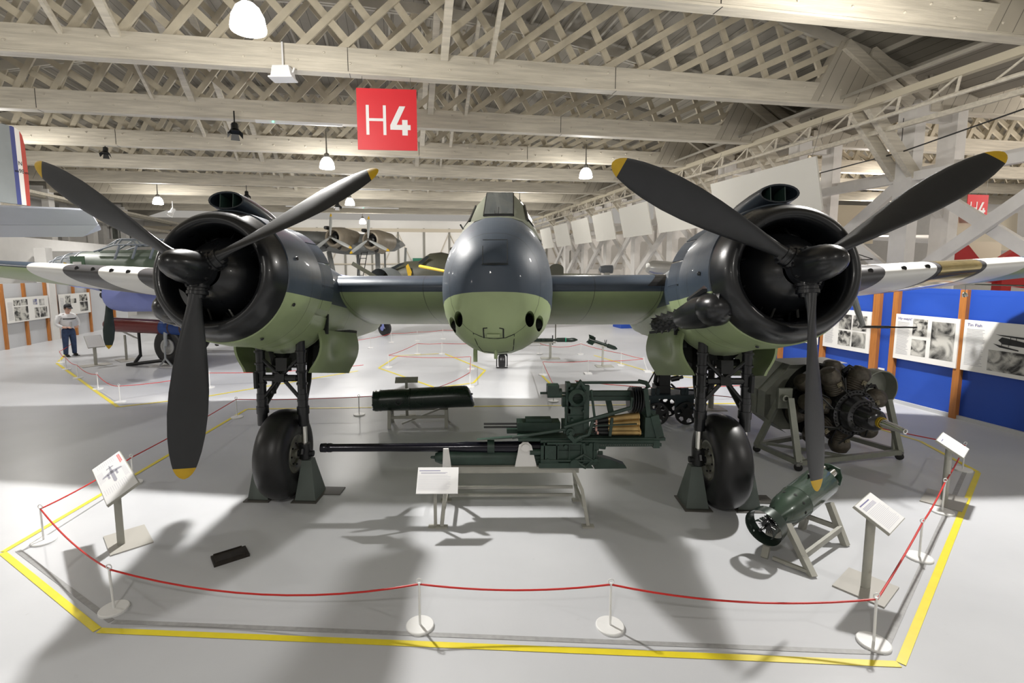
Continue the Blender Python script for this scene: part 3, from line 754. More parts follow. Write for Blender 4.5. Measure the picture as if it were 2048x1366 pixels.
g.build('nose_panel_seam', MSEAM, fus)
# cockpit canopy
def cs(y, pts): return [Vector((x, y, z)) for x, z in pts] + [Vector((-x, y, z)) for x, z in reversed(pts[1:])]
CAN = [(1.78, [(0, .93), (.10, .93), (.18, .925), (.30, .89), (.40, .80), (.46, .70)]),
       (1.90, [(0, .99), (.12, .99), (.19, .985), (.37, .92), (.47, .80), (.55, .66)]),
       (2.72, [(0, 1.56), (.12, 1.555), (.19, 1.53), (.345, 1.36), (.47, 1.12), (.60, .82)]),
       (3.0, [(0, 1.625), (.12, 1.61), (.20, 1.57), (.345, 1.40), (.49, 1.14), (.62, .84)]),
       (3.8, [(0, 1.60), (.12, 1.585), (.20, 1.55), (.345, 1.38), (.49, 1.12), (.62, .8)]),
       (5.2, [(0, 1.28), (.10, 1.27), (.18, 1.24), (.29, 1.13), (.41, .96), (.5, .74)]),
       (6.8, [(0, .97), (.10, .96), (.15, .94), (.25, .86), (.33, .74), (.4, .6)])]
g = MB(); g.loft([cs(y, p) for y, p in CAN], cap=True)
M_CANO = two_tone('canopy_frame_paint', '64685A', '64685A', 0, rough=.42)
can = part(g, 'cockpit_canopy', M_CANO, ang=20)
def quad_on(a, b, c, d, off=.006, inset=0.0):
    a, b, c, d = map(Vector, (a, b, c, d)); n = (b - a).cross(d - a).normalized(); m_ = (a + b + c + d) / 4
    ps = [p + (m_ - p) * inset + n * off for p in (a, b, c, d)]; return ps, n
def cp(i, k, s=1): y, p = CAN[i]; return Vector((p[k][0] * s, y, p[k][1]))
# windscreen, frame bars and quarter lights
wa = [cp(1, 2, -1), cp(1, 2, 1), cp(2, 2, 1), cp(2, 2, -1)]
ps, n_ = quad_on(*wa, off=.02, inset=.02)
M_SCR = mat('windscreen_glass', (.065, .075, .078), .22, coat=.4, var=.2, vscale=4)
g = MB(); g.prism(ps, n_ * .012); g.build('windscreen', M_SCR, can)
g = MB()
for s in (-1, 1):
    g.bar(cp(1, 2, s) + n_ * .012, cp(2, 2, s) + n_ * .012, .022, .022)
    g.bar(cp(1, 3, s) + Vector((s * .01, -.01, .0)), cp(2, 3, s) + Vector((s * .01, -.01, 0)), .02, .02)
g.bar(cp(1, 2, -1) + n_ * .01, cp(1, 2, 1) + n_ * .01, .02, .02); g.bar(cp(2, 2, -1) + n_ * .01, cp(2, 2, 1) + n_ * .01, .03, .03)
g.tube([cp(1, 2, 0) + Vector((.0, -.02, .03)), cp(1, 2, 0) + Vector((0, .04, .13))], .006, 5); g.tube([cp(1, 2, 0) + Vector((-.05, -.02, .02)), cp(1, 2, 0) + Vector((-.05, .02, .08))], .005, 5)
g.build('windscreen_frame', M_DARK, can)
for s in (-1, 1):
    a, b, c, d = cp(1, 3, s), cp(1, 4, s), cp(2, 4, s), cp(2, 3, s)
    a = a.lerp(d, .12); b = b.lerp(c, .12); q = [a, b, b.lerp(c, .85), a.lerp(d, .75)]
    if s < 0: q = [q[0], q[3], q[2], q[1]]
    ps, nn = quad_on(*q, off=.006, inset=.12)
    g = MB(); g.prism(ps, nn * .008); g.build('side_window', M_DGLASS, can)
    a, b, c, d = cp(2, 3, s), cp(2, 4, s), cp(4, 4, s), cp(4, 3, s)
    q = [a, b, c, d] if s > 0 else [a, d, c, b]
    ps, nn = quad_on(*q, off=.006, inset=.12); g = MB(); g.prism(ps, nn * .008); g.build('side_window', M_DGLASS, can)
g = MB(); g.tube([cp(1, 4, -1) + Vector((.02, -.1, .0)), cp(1, 4, -1) + Vector((.0, -.22, .02))], .012, 6); g.build('mirror_arm', M_DARK, can)
# yellow pitot boom
g = MB(); g.tube([(-1.42, 4.05, .70), (-.70, 2.3, .325)], [.028, .02], 8); g.tube([(-.70, 2.3, .26), (-.70, 2.3, .36)], .03, 10)
ro = part(g, 'yellow_rod', M_YTIP); ro['label'] = 'yellow locking rod at the left fuselage side'
g = MB(); g.tube([(-.70, 2.28, .27), (-.66, 1.9, .12), (-.60, 1.5, -.1)], .005, 5); part(g, 'cable', M_DARK)
# tail cone surfaces, tailplane and fin
g = MB()
def foil(c, y0, z, t, x, n=9, up=None):
    out = []
    for i in range(2 * n):
        k = i / (2 * n) * 2 * PI; cx = (1 - math.cos(k)) / 2
        th = t * 2.6 * (math.sqrt(max(cx, 0)) * (1 - cx) + .02) * (1 if k < PI else -1) * .5
        out.append(Vector((x, y0 + c * cx, z + th)) if up is None else Vector((th, y0 + c * cx, z)))
    return out
for s in (-1, 1): g.loft([foil(1.5, 9.6, .65, .18, s * .1), foil(1.3, 9.75, .95, .13, s * 1.6), foil(.8, 10.1, 1.2, .08, s * 2.9), foil(.3, 10.4, 1.24, .03, s * 3.1)], cap=True)
part(g, 'tailplane', two_tone('tail_paint', TOPC, BOTC, .9))
g = MB(); g.loft([foil(2.0, 9.4, .7, .16, 0, up=1), foil(1.6, 9.8, 1.3, .12, 0, up=1), foil(.9, 10.4, 2.0, .06, 0, up=1)], cap=True); part(g, 'fin', M_FUS)

# --- wings
def section(x, yle, c, z, t, n=26, drop=0.0):
    """closed aerofoil ring, lower surface flatter"""
    out = []
    for i in range(2 * n):
        k = i / (2 * n) * 2 * PI; cx = (1 - math.cos(k)) / 2
        th = 5 * t * (.2969 * math.sqrt(max(cx, 0)) - .126 * cx - .3516 * cx ** 2 + .2843 * cx ** 3 - .1036 * cx ** 4)
        zz = th * (1.08 if k < PI else -.92)
        out.append(Vector((x, yle + c * cx, z + zz - drop * cx)))
    return out
CZ, CT, CC, CY = .085, .155, 3.55, 2.02
g = MB(); g.loft([section(x, CY, CC, CZ, CT * CC, drop=.30) for x in (-2.95, -2.1, -.6, .6, 2.1, 2.95)], cap=True)
wc = part(g, 'centre_wing', M_WCEN)
g = MB(); g.box((-.1 + 1.25, 4.7, -.255), (.35, .05, .02)); g.build('flap_fitting', M_GREEN, wc)

# black painted patch on the top of the right inner wing by the nacelle
secs = [section(x, CY, CC, CZ, CT * CC, drop=.30) for x in (1.80, 2.35)]
idx = [j for j in range(0, 20) if secs[0][j].z > .024] + []
rr_ = []
for j in idx:
    k_ = (secs[0][j].z - .024) / .30; a_ = secs[0][j]; b_ = secs[1][j]; nn_ = Vector((0, -.5, .86)) * .004
    rr_.append([Vector((1.86 + .22 * min(1, k_ * 1.3), a_.y, a_.z)) + nn_, Vector((2.3, b_.y, b_.z)) + nn_])
g = MB(); g.loft(rr_, closed=False, cap=False); g.build('black_patch', M_BLK, wc)

def outer_mat(name, sgn, bounds):
    """wing paint with black/white bands: bounds = [(x, colour inside up to x)...]"""
    m, nt, b = _nt(name); L = nt.links.new
    tc = N(nt, 'ShaderNodeTexCoord'); sp = N(nt, 'ShaderNodeSeparateXYZ'); L(tc.outputs['Object'], sp.inputs[0])
    ab = N(nt, 'ShaderNodeMath', operation='ABSOLUTE'); L(sp.outputs[0], ab.inputs[0])
    # top/bottom split: z - (.10 + .075*(|x|-2.77))
    ma = N(nt, 'ShaderNodeMath', operation='MULTIPLY_ADD'); L(ab.outputs[0], ma.inputs[0]); ma.inputs[1].default_value = -.082; L(sp.outputs[2], ma.inputs[2])
    gt = N(nt, 'ShaderNodeMath', operation='GREATER_THAN'); L(ma.outputs[0], gt.inputs[0]); gt.inputs[1].default_value = .02 - .082 * 2.77 + .07
    mx = N(nt, 'ShaderNodeMix', data_type='RGBA'); L(gt.outputs[0], mx.inputs[0]); mx.inputs[6].default_value = lin(BOTC); mx.inputs[7].default_value = lin(TOPC); cur = mx.outputs[2]
    for x, c in bounds:
        lt = N(nt, 'ShaderNodeMath', operation='LESS_THAN'); L(ab.outputs[0], lt.inputs[0]); lt.inputs[1].default_value = x
        m2 = N(nt, 'ShaderNodeMix', data_type='RGBA'); L(lt.outputs[0], m2.inputs[0]); L(cur, m2.inputs[6]); m2.inputs[7].default_value = (*c, 1); cur = m2.outputs[2]
    L(cur, b.inputs['Base Color']); b.inputs['Roughness'].default_value = .38; b.inputs['Coat Weight'].default_value = .1
    MATS[name] = m; return m
WHT, BLKC = (.72, .71, .68), (.06, .058, .06)
bl = [(6.95, WHT), (6.33, BLKC), (5.74, WHT), (5.10, BLKC), (4.4, WHT), (3.7, BLKC)]
br = [(6.98, WHT), (6.40, BLKC), (5.72, WHT), (5.02, BLKC), (4.3, WHT), (3.7, BLKC)]
def wing_sec(x, s):
    k = (abs(x) - 2.9) / (8.7 - 2.9); yle = 2.05 + .46 * (k + .25 * k * k); c = 3.50 - 1.9 * k; t = (.150 - .03 * k) * c
    if k > .93:
        e = (k - .93) / .07; c *= max(.05, math.sqrt(max(0, 1 - e * e * .98))); t *= max(.08, math.sqrt(max(0, 1 - e * e * .97)))
    return section(s * abs(x), yle, c, .10 + .082 * (abs(x) - 2.77), t, drop=.16 * (1 - .5 * k))
for s, nm, bd in ((-1, 'outer_wing', bl), (1, 'outer_wing', br)):
    g = MB(); g.loft([wing_sec(x, s) for x in (2.85, 4, 5, 6, 7, 7.8, 8.3, 8.5, 8.62, 8.69)], cap=True)
    ow = part(g, nm, outer_mat('outer_wing_paint_' + ('l' if s < 0 else 'r'), s, bd), ang=50)
    for x in ((5.26, 5.53, 5.83, 6.10) if s < 0 else (4.83, 5.28, 5.60)):
        k = (x - 2.9) / 5.8; yle = 2.05 + .46 * (k + .25 * k * k); zc = .10 + .082 * (x - 2.77)
        g = MB(); g.tube([(s * x, yle + .006, zc + .035), (s * x, yle + .25, zc + .035)], .033, 14); g.build('wing_gun_port', BPRT, ow)
    if s > 0:
        # landing lamp window: gold-tinted cover wrapped round the leading edge
        rs = []
        for x in (5.78, 5.9, 6.05, 6.2, 6.33):
            sec = wing_sec(x, s); cc = sum((p.z for p in sec)) / len(sec)
            pts = sec[40:52] + sec[0:11]
            e = abs(x - 6.05) / .30
            mid = Vector((0, sec[0].y + .12, cc))
            rs.append([Vector((p.x, p.y - .006, p.z)) for p in pts])
        g = MB(); g.loft(rs, closed=False, cap=False); g.build('landing_lamp_cover', mat('gold_tint', (.62, .50, .26), .12, .85, var=.4, vscale=5), ow)
        # pitot mast and boom
        g = MB(); g.tube([(5.05, 2.9, .02), (5.05, 2.78, -.28), (5.05, 2.72, -.40)], [.045, .036, .03], 10); g.build('pitot_mast', mat('mast_grey', (.36, .38, .38), .4), ow)
        g = MB(); g.tube([(5.05, 2.74, -.40), (5.17, 2.4, -.42)], .018, 8); g.tube([(5.17, 2.4, -.42), (5.24, 2.05, -.44)], .010, 8, mi=1); g.build('pitot_head', [M_STEEL, M_DARK], ow)

# --- engines, built once and copied to the other side
def nac_ring(y, w, top, bot, n=32, p=2.0, x0=0):
    out = []
    for k in range(n):
        a = 2 * PI * k / n; c_, s_ = math.cos(a), math.sin(a)
        out.append(Vector((x0 + w * c_, y, (top if s_ > 0 else bot) * s_)))
    return out
ENG = []
def engine(s):
    X = s * S2
    P = lambda m: m
    def T(mb):
        mb.v = [(a + X, b, c) for a, b, c in mb.v]; return mb
    # cowling: black nose ring + blue/green body
    g = MB(); pr = [(.80, .475), (.50, .482), (.32, .474), (.25, .478), (.205, .50), (.185, .533), (.20, .575), (.255, .618), (.345, .655), (.445, .680)]
    g.lathe(pr, n=64); ring = part(T(g), 'cowling_ring', M_BLK, ang=60)
    ring['label'] = 'black nose ring of the cowling'
    g = MB(); g.lathe([(.497, .490), (.262, .484), (.2621, .478)], n=48); T(g).build('ring_seam', M_STEEL, ring)
    g = MB(); g.lathe([(.44, .676), (.445, .692), (.75, .722), (1.05, .728), (1.22, .725), (1.22, .69)], n=64); cw = part(T(g), 'cowling', M_NAC, ang=40)
    for k in range(9):
        a = 2 * PI * k / 9 + .3
        g = MB(); g.lathe([(0, .022), (.012, .018), (.018, 0)], (math.cos(a) * .716, .62, math.sin(a) * .716), (math.cos(a), 0, math.sin(a)), 10); T(g).build('fastener', M_BLK, cw)
    # gills
    for k in range(16):
        a0 = 2 * PI * (k + .04) / 16; a1 = 2 * PI * (k + .96) / 16
        if math.sin((a0 + a1) / 2) < -.55: continue
        g = MB()
        rr = [[Vector((r_ * math.cos(a0 + (a1 - a0) * j / 4), y_, r_ * math.sin(a0 + (a1 - a0) * j / 4))) for j in range(5)] for y_, r_ in ((1.215, .722), (1.50, .765), (1.50, .755), (1.215, .712))]
        vs = [p for r_ in rr for p in r_]; fs = []
        for i in range(4):
            for j in range(4): fs.append((i * 5 + j, i * 5 + j + 1, ((i + 1) % 4) * 5 + j + 1, ((i + 1) % 4) * 5 + j))
        fs += [(0, 5, 10, 15), (4, 19, 14, 9)]
        g.add(vs, fs); T(g).build('gill', M_NAC, cw)
    g = MB()
    lowp = [[Vector((r_ * math.cos(a) * (1 - (.10 if y_ > 1.3 else 0) * (abs(j - 7) / 7) ** 5), y_, r_ * math.sin(a) - dz * (1 - (abs(j - 7) / 7) ** 4))) for j, a in [(j, R(208 + 124 * j / 14)) for j in range(15)]] for y_, r_, dz in ((1.21, .724, 0), (1.5, .735, .03), (1.80, .735, .07), (1.80, .715, .07), (1.21, .70, 0))]
    g.loft(lowp, closed=False, cap=False); T(g).build('lower_panel', M_NAC, cw)
    # engine behind the opening
    g = MB(); g.lathe([(.12, .16), (.16, .22), (.22, .26), (.30, .33), (.38, .37), (.46, .40), (.60, .42), (.95, .44), (.96, .70)], n=32)  # last rim is a disc added to block light behind the cylinders
    eng = part(T(g), 'engine', M_BLK)
    for k in range(7):
        a = 2 * PI * (k + .25) / 7; d_ = Vector((math.cos(a), 0, math.sin(a)))
        g = MB()
        g.lathe([(.36, .085)] + [(.37 + j * .022, .095 if j % 2 else .082) for j in range(5)] + [(.48, .07)], (0, .62, 0), d_, 14, cap=True)
        T(g).build('cylinder', M_DARK, eng)
    for k in range(9):
        a = 2 * PI * (k + .6) / 9
        g = MB(); g.tube([(math.cos(a) * .30, .34, math.sin(a) * .30), (math.cos(a + .25) * .38, .42, math.sin(a + .25) * .38), (math.cos(a + .3) * .46, .5, math.sin(a + .3) * .46)], .011, 6)
        T(g).build('ignition_lead', M_DARK, eng)
    g = MB(); g.tube([(.05, .3, -.2), (.13, .42, -.42)], .012, 6); g.tube([(-.1, .3, -.25), (-.12, .45, -.45)], .01, 6); T(g).build('strut_rod', M_STEEL, eng)
    # propeller
    PH = R(1.69) if s < 0 else R(-.62)
    g = MB(); g.lathe([(-.46, .0), (-.455, .035), (-.43, .07), (-.38, .105), (-.30, .132), (-.20, .150), (-.08, .157), (-.02, .158), (-.02, .172), (.05, .175), (.06, .15), (.10, .12), (.16, .11)], n=32)
    prop = part(T(g), 'propeller', M_BLK, ang=30)
    g = MB(); g.lathe([(-.004, .001), (-.004, .011), (.01, .013)], (0, -.455, 0), n=12); T(g).build('spinner_hole', BPRT, prop)
    g = MB()
    for k in range(10):
        a = 2 * PI * k / 10; g.lathe([(0, .012), (.03, .012), (.032, 0)], (.163 * math.cos(a), -.045, .163 * math.sin(a)), (0, -1, 0), 6)
    T(g).build('hub_bolts', M_DARK, prop)
    stn = [.13, .22, .30, .40, .55, .75, .95, 1.15, 1.35, 1.55, 1.70, 1.80, 1.845, 1.87, 1.905, 1.93, 1.943]
    ch = [.115, .118, .125, .15, .195, .25, .295, .325, .33, .305, .262, .215, .188, .168, .125, .075, .02]
    tk = [.115, .112, .10, .085, .068, .055, .046, .038, .031, .025, .021, .018, .016, .015, .012, .008, .003]
    bt = [58, 57, 55, 52, 48, 44, 40, 37, 34, 33, 32, 32, 32, 32, 32, 32, 32]
    for k in range(3):
        an = PH + 2 * PI * k / 3; Mr = Matrix.Rotation(an, 3, 'Y')
        rr = []
        for r_, c_, t_, b2 in zip(stn, ch, tk, bt):
            ba = R(b2); cd = Vector((math.cos(ba), math.sin(ba), 0)); nd = Vector((math.sin(ba), -math.cos(ba), 0)); ring_ = []
            for j in range(16):
                q = 2 * PI * j / 16; ex = math.cos(q); ey = math.sin(q)
                rnd = max(0, min(1, (r_ - .22) / .25))
                ey2 = ey * (1 if ey > 0 else 1 - .6 * rnd)
                ring_.append(Mr @ (Vector((0, 0, -r_)) + cd * (ex * c_ / 2) + nd * (ey2 * t_ / 2)))
            rr.append(ring_)
        g = MB(); g.loft(rr, cap=True, mfun=lambda i, kk: 1 if i >= 12 else 0)
        bl_ = T(g).build('blade', [M_BLKM, M_YTIP], prop, ang=60)
        g = MB(); d_ = Mr @ Vector((0, 0, -1))
        g.lathe([(.06, .10), (.17, .10), (.175, .088), (.20, .088), (.205, .096), (.235, .096), (.24, .075), (.27, .068)], (0, .03, 0), d_, 20, cap=True)
        T(g).build('blade_collar', M_BLK, prop)
    # intake duct on top
    def ov(x, y, z, a, b, n=24, tilt=0): return [Vector((x + a * math.cos(2 * PI * j / n), y + tilt * math.sin(2 * PI * j / n), z + b * math.sin(2 * PI * j / n))) for j in range(n)]
    g = MB(); M_IN = M_BLK
    g.loft([ov(0, .75, .80, .10, .05), ov(0, .55, .79, .165, .072), ov(0, .445, .79, .172, .078), ov(0, .44, .79, .190, .094), ov(0, .50, .79, .197, .10), ov(0, .75, .775, .20, .125), ov(0, 1.05, .74, .20, .155), ov(0, 1.4, .70, .19, .14), ov(0, 1.8, .62, .16, .10), ov(0, 2.1, .56, .10, .05)], cap=True)
    it = part(T(g), 'air_intake', two_tone('intake_paint', '252D36', '252D36', 0, rough=.4), ang=50)
    g = MB()
    for x in (-.075, .062): g = MB(); g.box((x, .56, .79), (.008, .2, .15)); T(g).build('intake_vane', mat('vane_green', (.03, .06, .05), .4), it)
    # nacelle behind the cowling: closed shell up to the wheel bay, then open underneath
    g = MB()
    g.loft([nac_ring(1.2, .66, .66, .66), nac_ring(1.5, .66, .64, .70), nac_ring(1.75, .655, .60, .74)], cap=False)
    nc = part(T(g), 'nacelle', M_NAC)
    def shell(y, w, top, bot, a0, a1, n=22):
        return [Vector((w * math.cos(a0 + (a1 - a0) * j / n), y, (top if math.sin(a0 + (a1 - a0) * j / n) > 0 else bot) * math.sin(a0 + (a1 - a0) * j / n))) for j in range(n + 1)]
    g = MB(); a0, a1 = R(-48), R(228)
    sh = [shell(y, w, t_, b_, a0, a1) for y, w, t_, b_ in ((1.7, .655, .60, .74), (2.2, .645, .52, .78), (3.2, .62, .44, .74), (4.4, .50, .36, .62), (5.6, .28, .28, .40), (6.4, .06, .15, .12))]
    sh2 = [[Vector((p.x * .96, p.y, p.z * .96)) for p in r_] for r_ in reversed(sh)]
    g.loft(sh + sh2, closed=False, cap=False); T(g).build('rear_nacelle', M_NAC, nc)
    g = MB(); g.loft([nac_ring(3.9, .52, .3, .62), nac_ring(5.8, .26, .2, .38), nac_ring(6.5, .04, .05, .05)], cap=True); T(g).build('tail_fairing', M_NAC, nc)
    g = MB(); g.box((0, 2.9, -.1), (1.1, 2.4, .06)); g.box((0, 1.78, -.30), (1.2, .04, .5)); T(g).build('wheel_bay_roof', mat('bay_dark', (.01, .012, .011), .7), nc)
    # exhaust with spiked flame damper, on the -x side of each engine
    ex = MB()
    ex.sphere((-.58, .58, -.32), .19, 16, 10, (1.0, 1.5, .95)); ex.tube([(-.50, .38, -.27), (-.64, .75, -.34), (-.72, 1.05, -.385), (-.745, 1.12, -.39)], [.15, .175, .13, .10], 16)
    exo = part(T(ex), 'exhaust', M_BLK, ang=60)
    g = MB(); g.tube([(-.73, 1.08, -.385), (-.86, 1.55, -.43)], .085, 14); g.sphere((-.862, 1.56, -.43), .085, 12, 8)
    dd = Vector((-.13, .47, -.045)).normalized(); xx = dd.cross(Vector((0, 0, 1))).normalized(); zz = xx.cross(dd)
    for i in range(7):
        for j in range(10):
            a = 2 * PI * (j + .5 * (i % 2)) / 10; d_ = xx * math.cos(a) + zz * math.sin(a); c_ = Vector((-.745, 1.14, -.39)) + dd * (i * .066)
            e_ = dd.cross(d_)
            p0 = c_ + d_ * .08; g.add([p0 + e_ * .02 - dd * .022, p0 - e_ * .02 - dd * .022, p0 + dd * .03, p0 + d_ * .045 + dd * .035], [(0, 1, 3), (1, 2, 3), (2, 0, 3), (0, 2, 1)])
    T(g).build('flame_damper', M_DARK, exo, ang=10)
    g = MB(); g.sphere((-.705, .62, -.40), .05, 12, 8, (.5, 2.2, .62)); T(g).build('exhaust_slot', BPRT, exo)
    g = MB(); g.tube([(-.70, .95, -.20), (-.66, .55, -.13), (-.60, .40, -.14)], [.03, .05, .03], 8); T(g).build('heat_pipe', M_BLK, exo)
    # main wheel, legs, bracing; designed in the world frame under the hub
    hub = HC + AM @ Vector((X, 0, 0))
    hd = Vector((math.sin(AYAW), math.cos(AYAW), 0)); rt = Vector((math.cos(AYAW), -math.sin(AYAW), 0))
    ax = Vector((hub.x, hub.y, 0)) + hd * 1.366 - rt * s * .10; ax.z = .555
    W = lambda r_, f_, z_: WA(ax + rt * r_ + hd * f_ + Vector((0, 0, z_ - .555)))
    wd = (W(1, 0, .555) - W(0, 0, .555)).normalized(); fw = (W(0, 1, .555) - W(0, 0, .555)).normalized()
    g = MB(); pr = []
    for k in range(17):
        a = PI * k / 16 - PI / 2; pr.append((math.sin(a) * .195, .345 + .21 * max(0, math.cos(a)) ** .62))
    g.lathe([(-.14, .21), (-.175, .27)] + pr + [(.175, .27), (.14, .21)], W(0, 0, .555), wd, 48, ref=fw)
    g.lathe([(.0, .555), (.0, .555)], W(0, 0, .555), wd, 8, ref=fw)
    wh = part(g, 'main_wheel', M_RUB, ang=50); wh['label'] = 'smooth black tyre'
    g = MB()
    for q in (-1, 1):
        g.lathe([(0, .25), (q * .13, .25), (q * .155, .24), (q * .158, .215), (q * .135, .18), (q * .13, .16), (q * .145, .15), (q * .145, .12), (q * .12, .11), (q * .13, .06), (q * .18, .055), (q * .18, 0)], W(0, 0, .555), wd, 32, ref=fw)
    g.build('wheel_hub', mat('hub_grey', (.24, .24, .20), .4, .3, var=.4, vscale=14), wh)
    g = MB()
    for q in (-1, 1):
        for k in range(8):
            a = 2 * PI * k / 8; c_ = W(q * .14, math.cos(a) * .135, .555 + math.sin(a) * .135); g.lathe([(0, .012), (.02, .012), (.021, 0)], c_, wd * q, 6)
    g.build('hub_bolts', M_DARK, wh)
    for q in (-1, 1):
        lg = MB()
        lg.tube([W(q * .255, .02, 1.98), W(q * .258, .01, 1.3)], .055, 16); lg.tube([W(q * .258, .01, 1.32), W(q * .262, .005, .92)], .062, 16); lg.tube([W(q * .258, .01, 1.16), W(q * .258, .01, 1.07)], .074, 16)
        for z_ in (1.85, 1.7, 1.6, 1.45, 1.24, .96): lg.tube([W(q * .258, .01, z_ + .012), W(q * .258, .01, z_ - .012)], .067, 16)
        lo = part(lg, 'landing_leg', M_BLK)
        g = MB(); g.tube([W(q * .262, .005, .94), W(q * .262, 0, .66)], .036, 16); o = g.build('oleo_tube', M_CHR, lo); o['label'] = 'bare chrome sliding tube'
        g = MB(); g.tube([W(q * .262, 0, .69), W(q * .262, 0, .50)], .07, 12); g.tube([W(q * .37, 0, .56), W(q * .16, 0, .56)], .04, 12); g.tube([W(q * .262, -.07, .64), W(q * .262, -.1, .58)], .03, 8); g.build('axle_clamp', M_DARK, lo)
        g = MB(); g.tube([W(q * .255, .05, 1.15), W(q * .2, .35, 1.4), W(q * .14, .62, 1.85)], .035, 8); g.tube([W(q * .29, -.06, 1.6), W(q * .29, -.06, 1.4)], .03, 6); g.build('retraction_strut', M_DARK, lo)
    g = MB()
    g.tube([W(-.26, 0, 1.52), W(.26, 0, 1.52)], .028, 10); g.tube([W(-.2, 0, 1.52), W(.2, 0, 1.52)], .042, 10)
    for q in (-1, 1):
        g.tube([W(q * .27, 0, 1.22), W(0, 0, 1.54), W(-q * .27, 0, 1.80)], .024, 8)
    g.tube([W(-.3, .02, 1.66), W(.3, .02, 1.66)], .016, 8); g.box(W(0, 0, 1.52), (.12, .1, .1)); g.box(W(.02, .05, 1.68), (.14, .14, .16))
    g.tube([W(-.1, .1, 1.4), W(-.1, .1, 1.75)], .02, 8); g.tube([W(-.15, .1, 1.3), W(-.12, .1, 1.62), W(-.2, .15, 1.9)], .03, 8)
    part(g, 'leg_bracing', M_DARK)
    # bay clutter
    g = MB()
    for x_, y_ in ((-.35, 2.0), (-.12, 2.1), (.1, 1.95), (.34, 2.05)): g.box((x_, y_, -.45), (.1, .12, .5))
    g.tube([(-.5, 2.0, -.55), (.5, 2.0, -.55)], .03, 8)
    for x_, r_, z_ in ((-.33, .06, -.95), (-.1, .05, -.99), (.12, .07, -.97), (.33, .06, -.93)): g.tube([(x_, 2.2, -.5), (x_ * 1.1, 2.6, z_)], r_, 8)
    g.tube([(-.48, 2.5, -.90), (.48, 2.5, -.90)], .05, 10); part(T(g), 'bay_fittings', M_DARK)
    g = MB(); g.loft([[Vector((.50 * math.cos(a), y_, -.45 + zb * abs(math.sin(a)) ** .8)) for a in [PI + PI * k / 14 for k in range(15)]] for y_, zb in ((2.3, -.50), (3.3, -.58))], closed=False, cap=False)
    g.prism([(.50 * math.cos(a), 2.32, -.45 - .50 * abs(math.sin(a)) ** .8) for a in [PI + PI * k / 14 for k in range(15)]], (0, .02, 0)); part(T(g), 'wheel_bay_shade', MATS['bay_dark'])  # added dark trough and plate imitating the shade inside the open bay
    # gear doors: bulged panels hanging each side
    for q in (-1, 1):
        rr = []
        for i in range(13):
            v_ = i / 12; y_ = 1.66 + 1.25 * v_; row = []
            for j in range(11):
                t_ = j / 10; z_ = -.50 - .10 * (1 - abs(2 * v_ - 1) * .3) * 0 - (.54 + .06 * v_) * t_
                bul = .085 * math.sin(PI * min(1, t_ * 1.05)) - .10 * t_
                dim = -.09 * math.exp(-(((v_ - .38) / .16) ** 2 + ((t_ - .42) / .22) ** 2))
                edge = -.03 * (max(0, .12 - v_) / .12) ** 2 + .05 * v_
                row.append(Vector((q * (.56 + bul + dim + edge), y_, z_)))
            rr.append(row)
        inner = [[Vector((p.x - q * .03, p.y, p.z)) for p in row] for row in rr]
        g = MB(); vs = [p for r_ in rr for p in r_] + [p for r_ in inner for p in r_]; fs = []; nn = 11; O = 13 * 11
        for i in range(12):
            for j in range(10): fs += [(i * nn + j, i * nn + j + 1, (i + 1) * nn + j + 1, (i + 1) * nn + j), (O + i * nn + j, O + (i + 1) * nn + j, O + (i + 1) * nn + j + 1, O + i * nn + j + 1)]
        for i in range(12): fs += [(i * nn, (i + 1) * nn, O + (i + 1) * nn, O + i * nn), (i * nn + 10, O + i * nn + 10, O + (i + 1) * nn + 10, (i + 1) * nn + 10)]
        for j in range(10): fs += [(j, O + j, O + j + 1, j + 1), (12 * nn + j, 12 * nn + j + 1, O + 12 * nn + j + 1, O + 12 * nn + j)]
        g.add(vs, fs); part(T(g), 'wheel_door', M_GREEN, ang=50)
for s in (-1, 1): engine(s)
# tail wheel
tw = HC + AM @ Vector((0, 9.55, 0)); tw.z = 0
c_ = Vector((.48, 14.25, 0))
g = MB(); g.lathe([(-.10, .10)] + [(math.sin(PI * k / 10 - PI / 2) * .10, .13 + .07 * math.cos(PI * k / 10 - PI / 2)) for k in range(11)] + [(.10, .10)], WA(c_ + Vector((0, 0, .22))), AMi @ Vector((1, 0, 0)), 24); tp = part(g, 'tail_wheel', M_RUB)
g = MB()
for q in (-1, 1): g.bar(WA(c_ + Vector((q * .15, -.02, .06))), WA(c_ + Vector((q * .15, -.02, .42))), .03, .03); g.bar(WA(c_ + Vector((q * .15, 0, .36))), WA(c_ + Vector((q * .08, 0, .45))), .03, .03)
g.bar(WA(c_ + Vector((-.17, -.02, .035))), WA(c_ + Vector((.17, -.02, .035))), .03, .03); g.bar(WA(c_ + Vector((-.15, 0, .43))), WA(c_ + Vector((.15, 0, .43))), .06, .06); g.tube([WA(c_ + Vector((0, 0, .42))), WA(c_ + Vector((0, .1, 1.2)))], .06, 10)
g.build('tail_wheel_fork', M_DARK, tp)

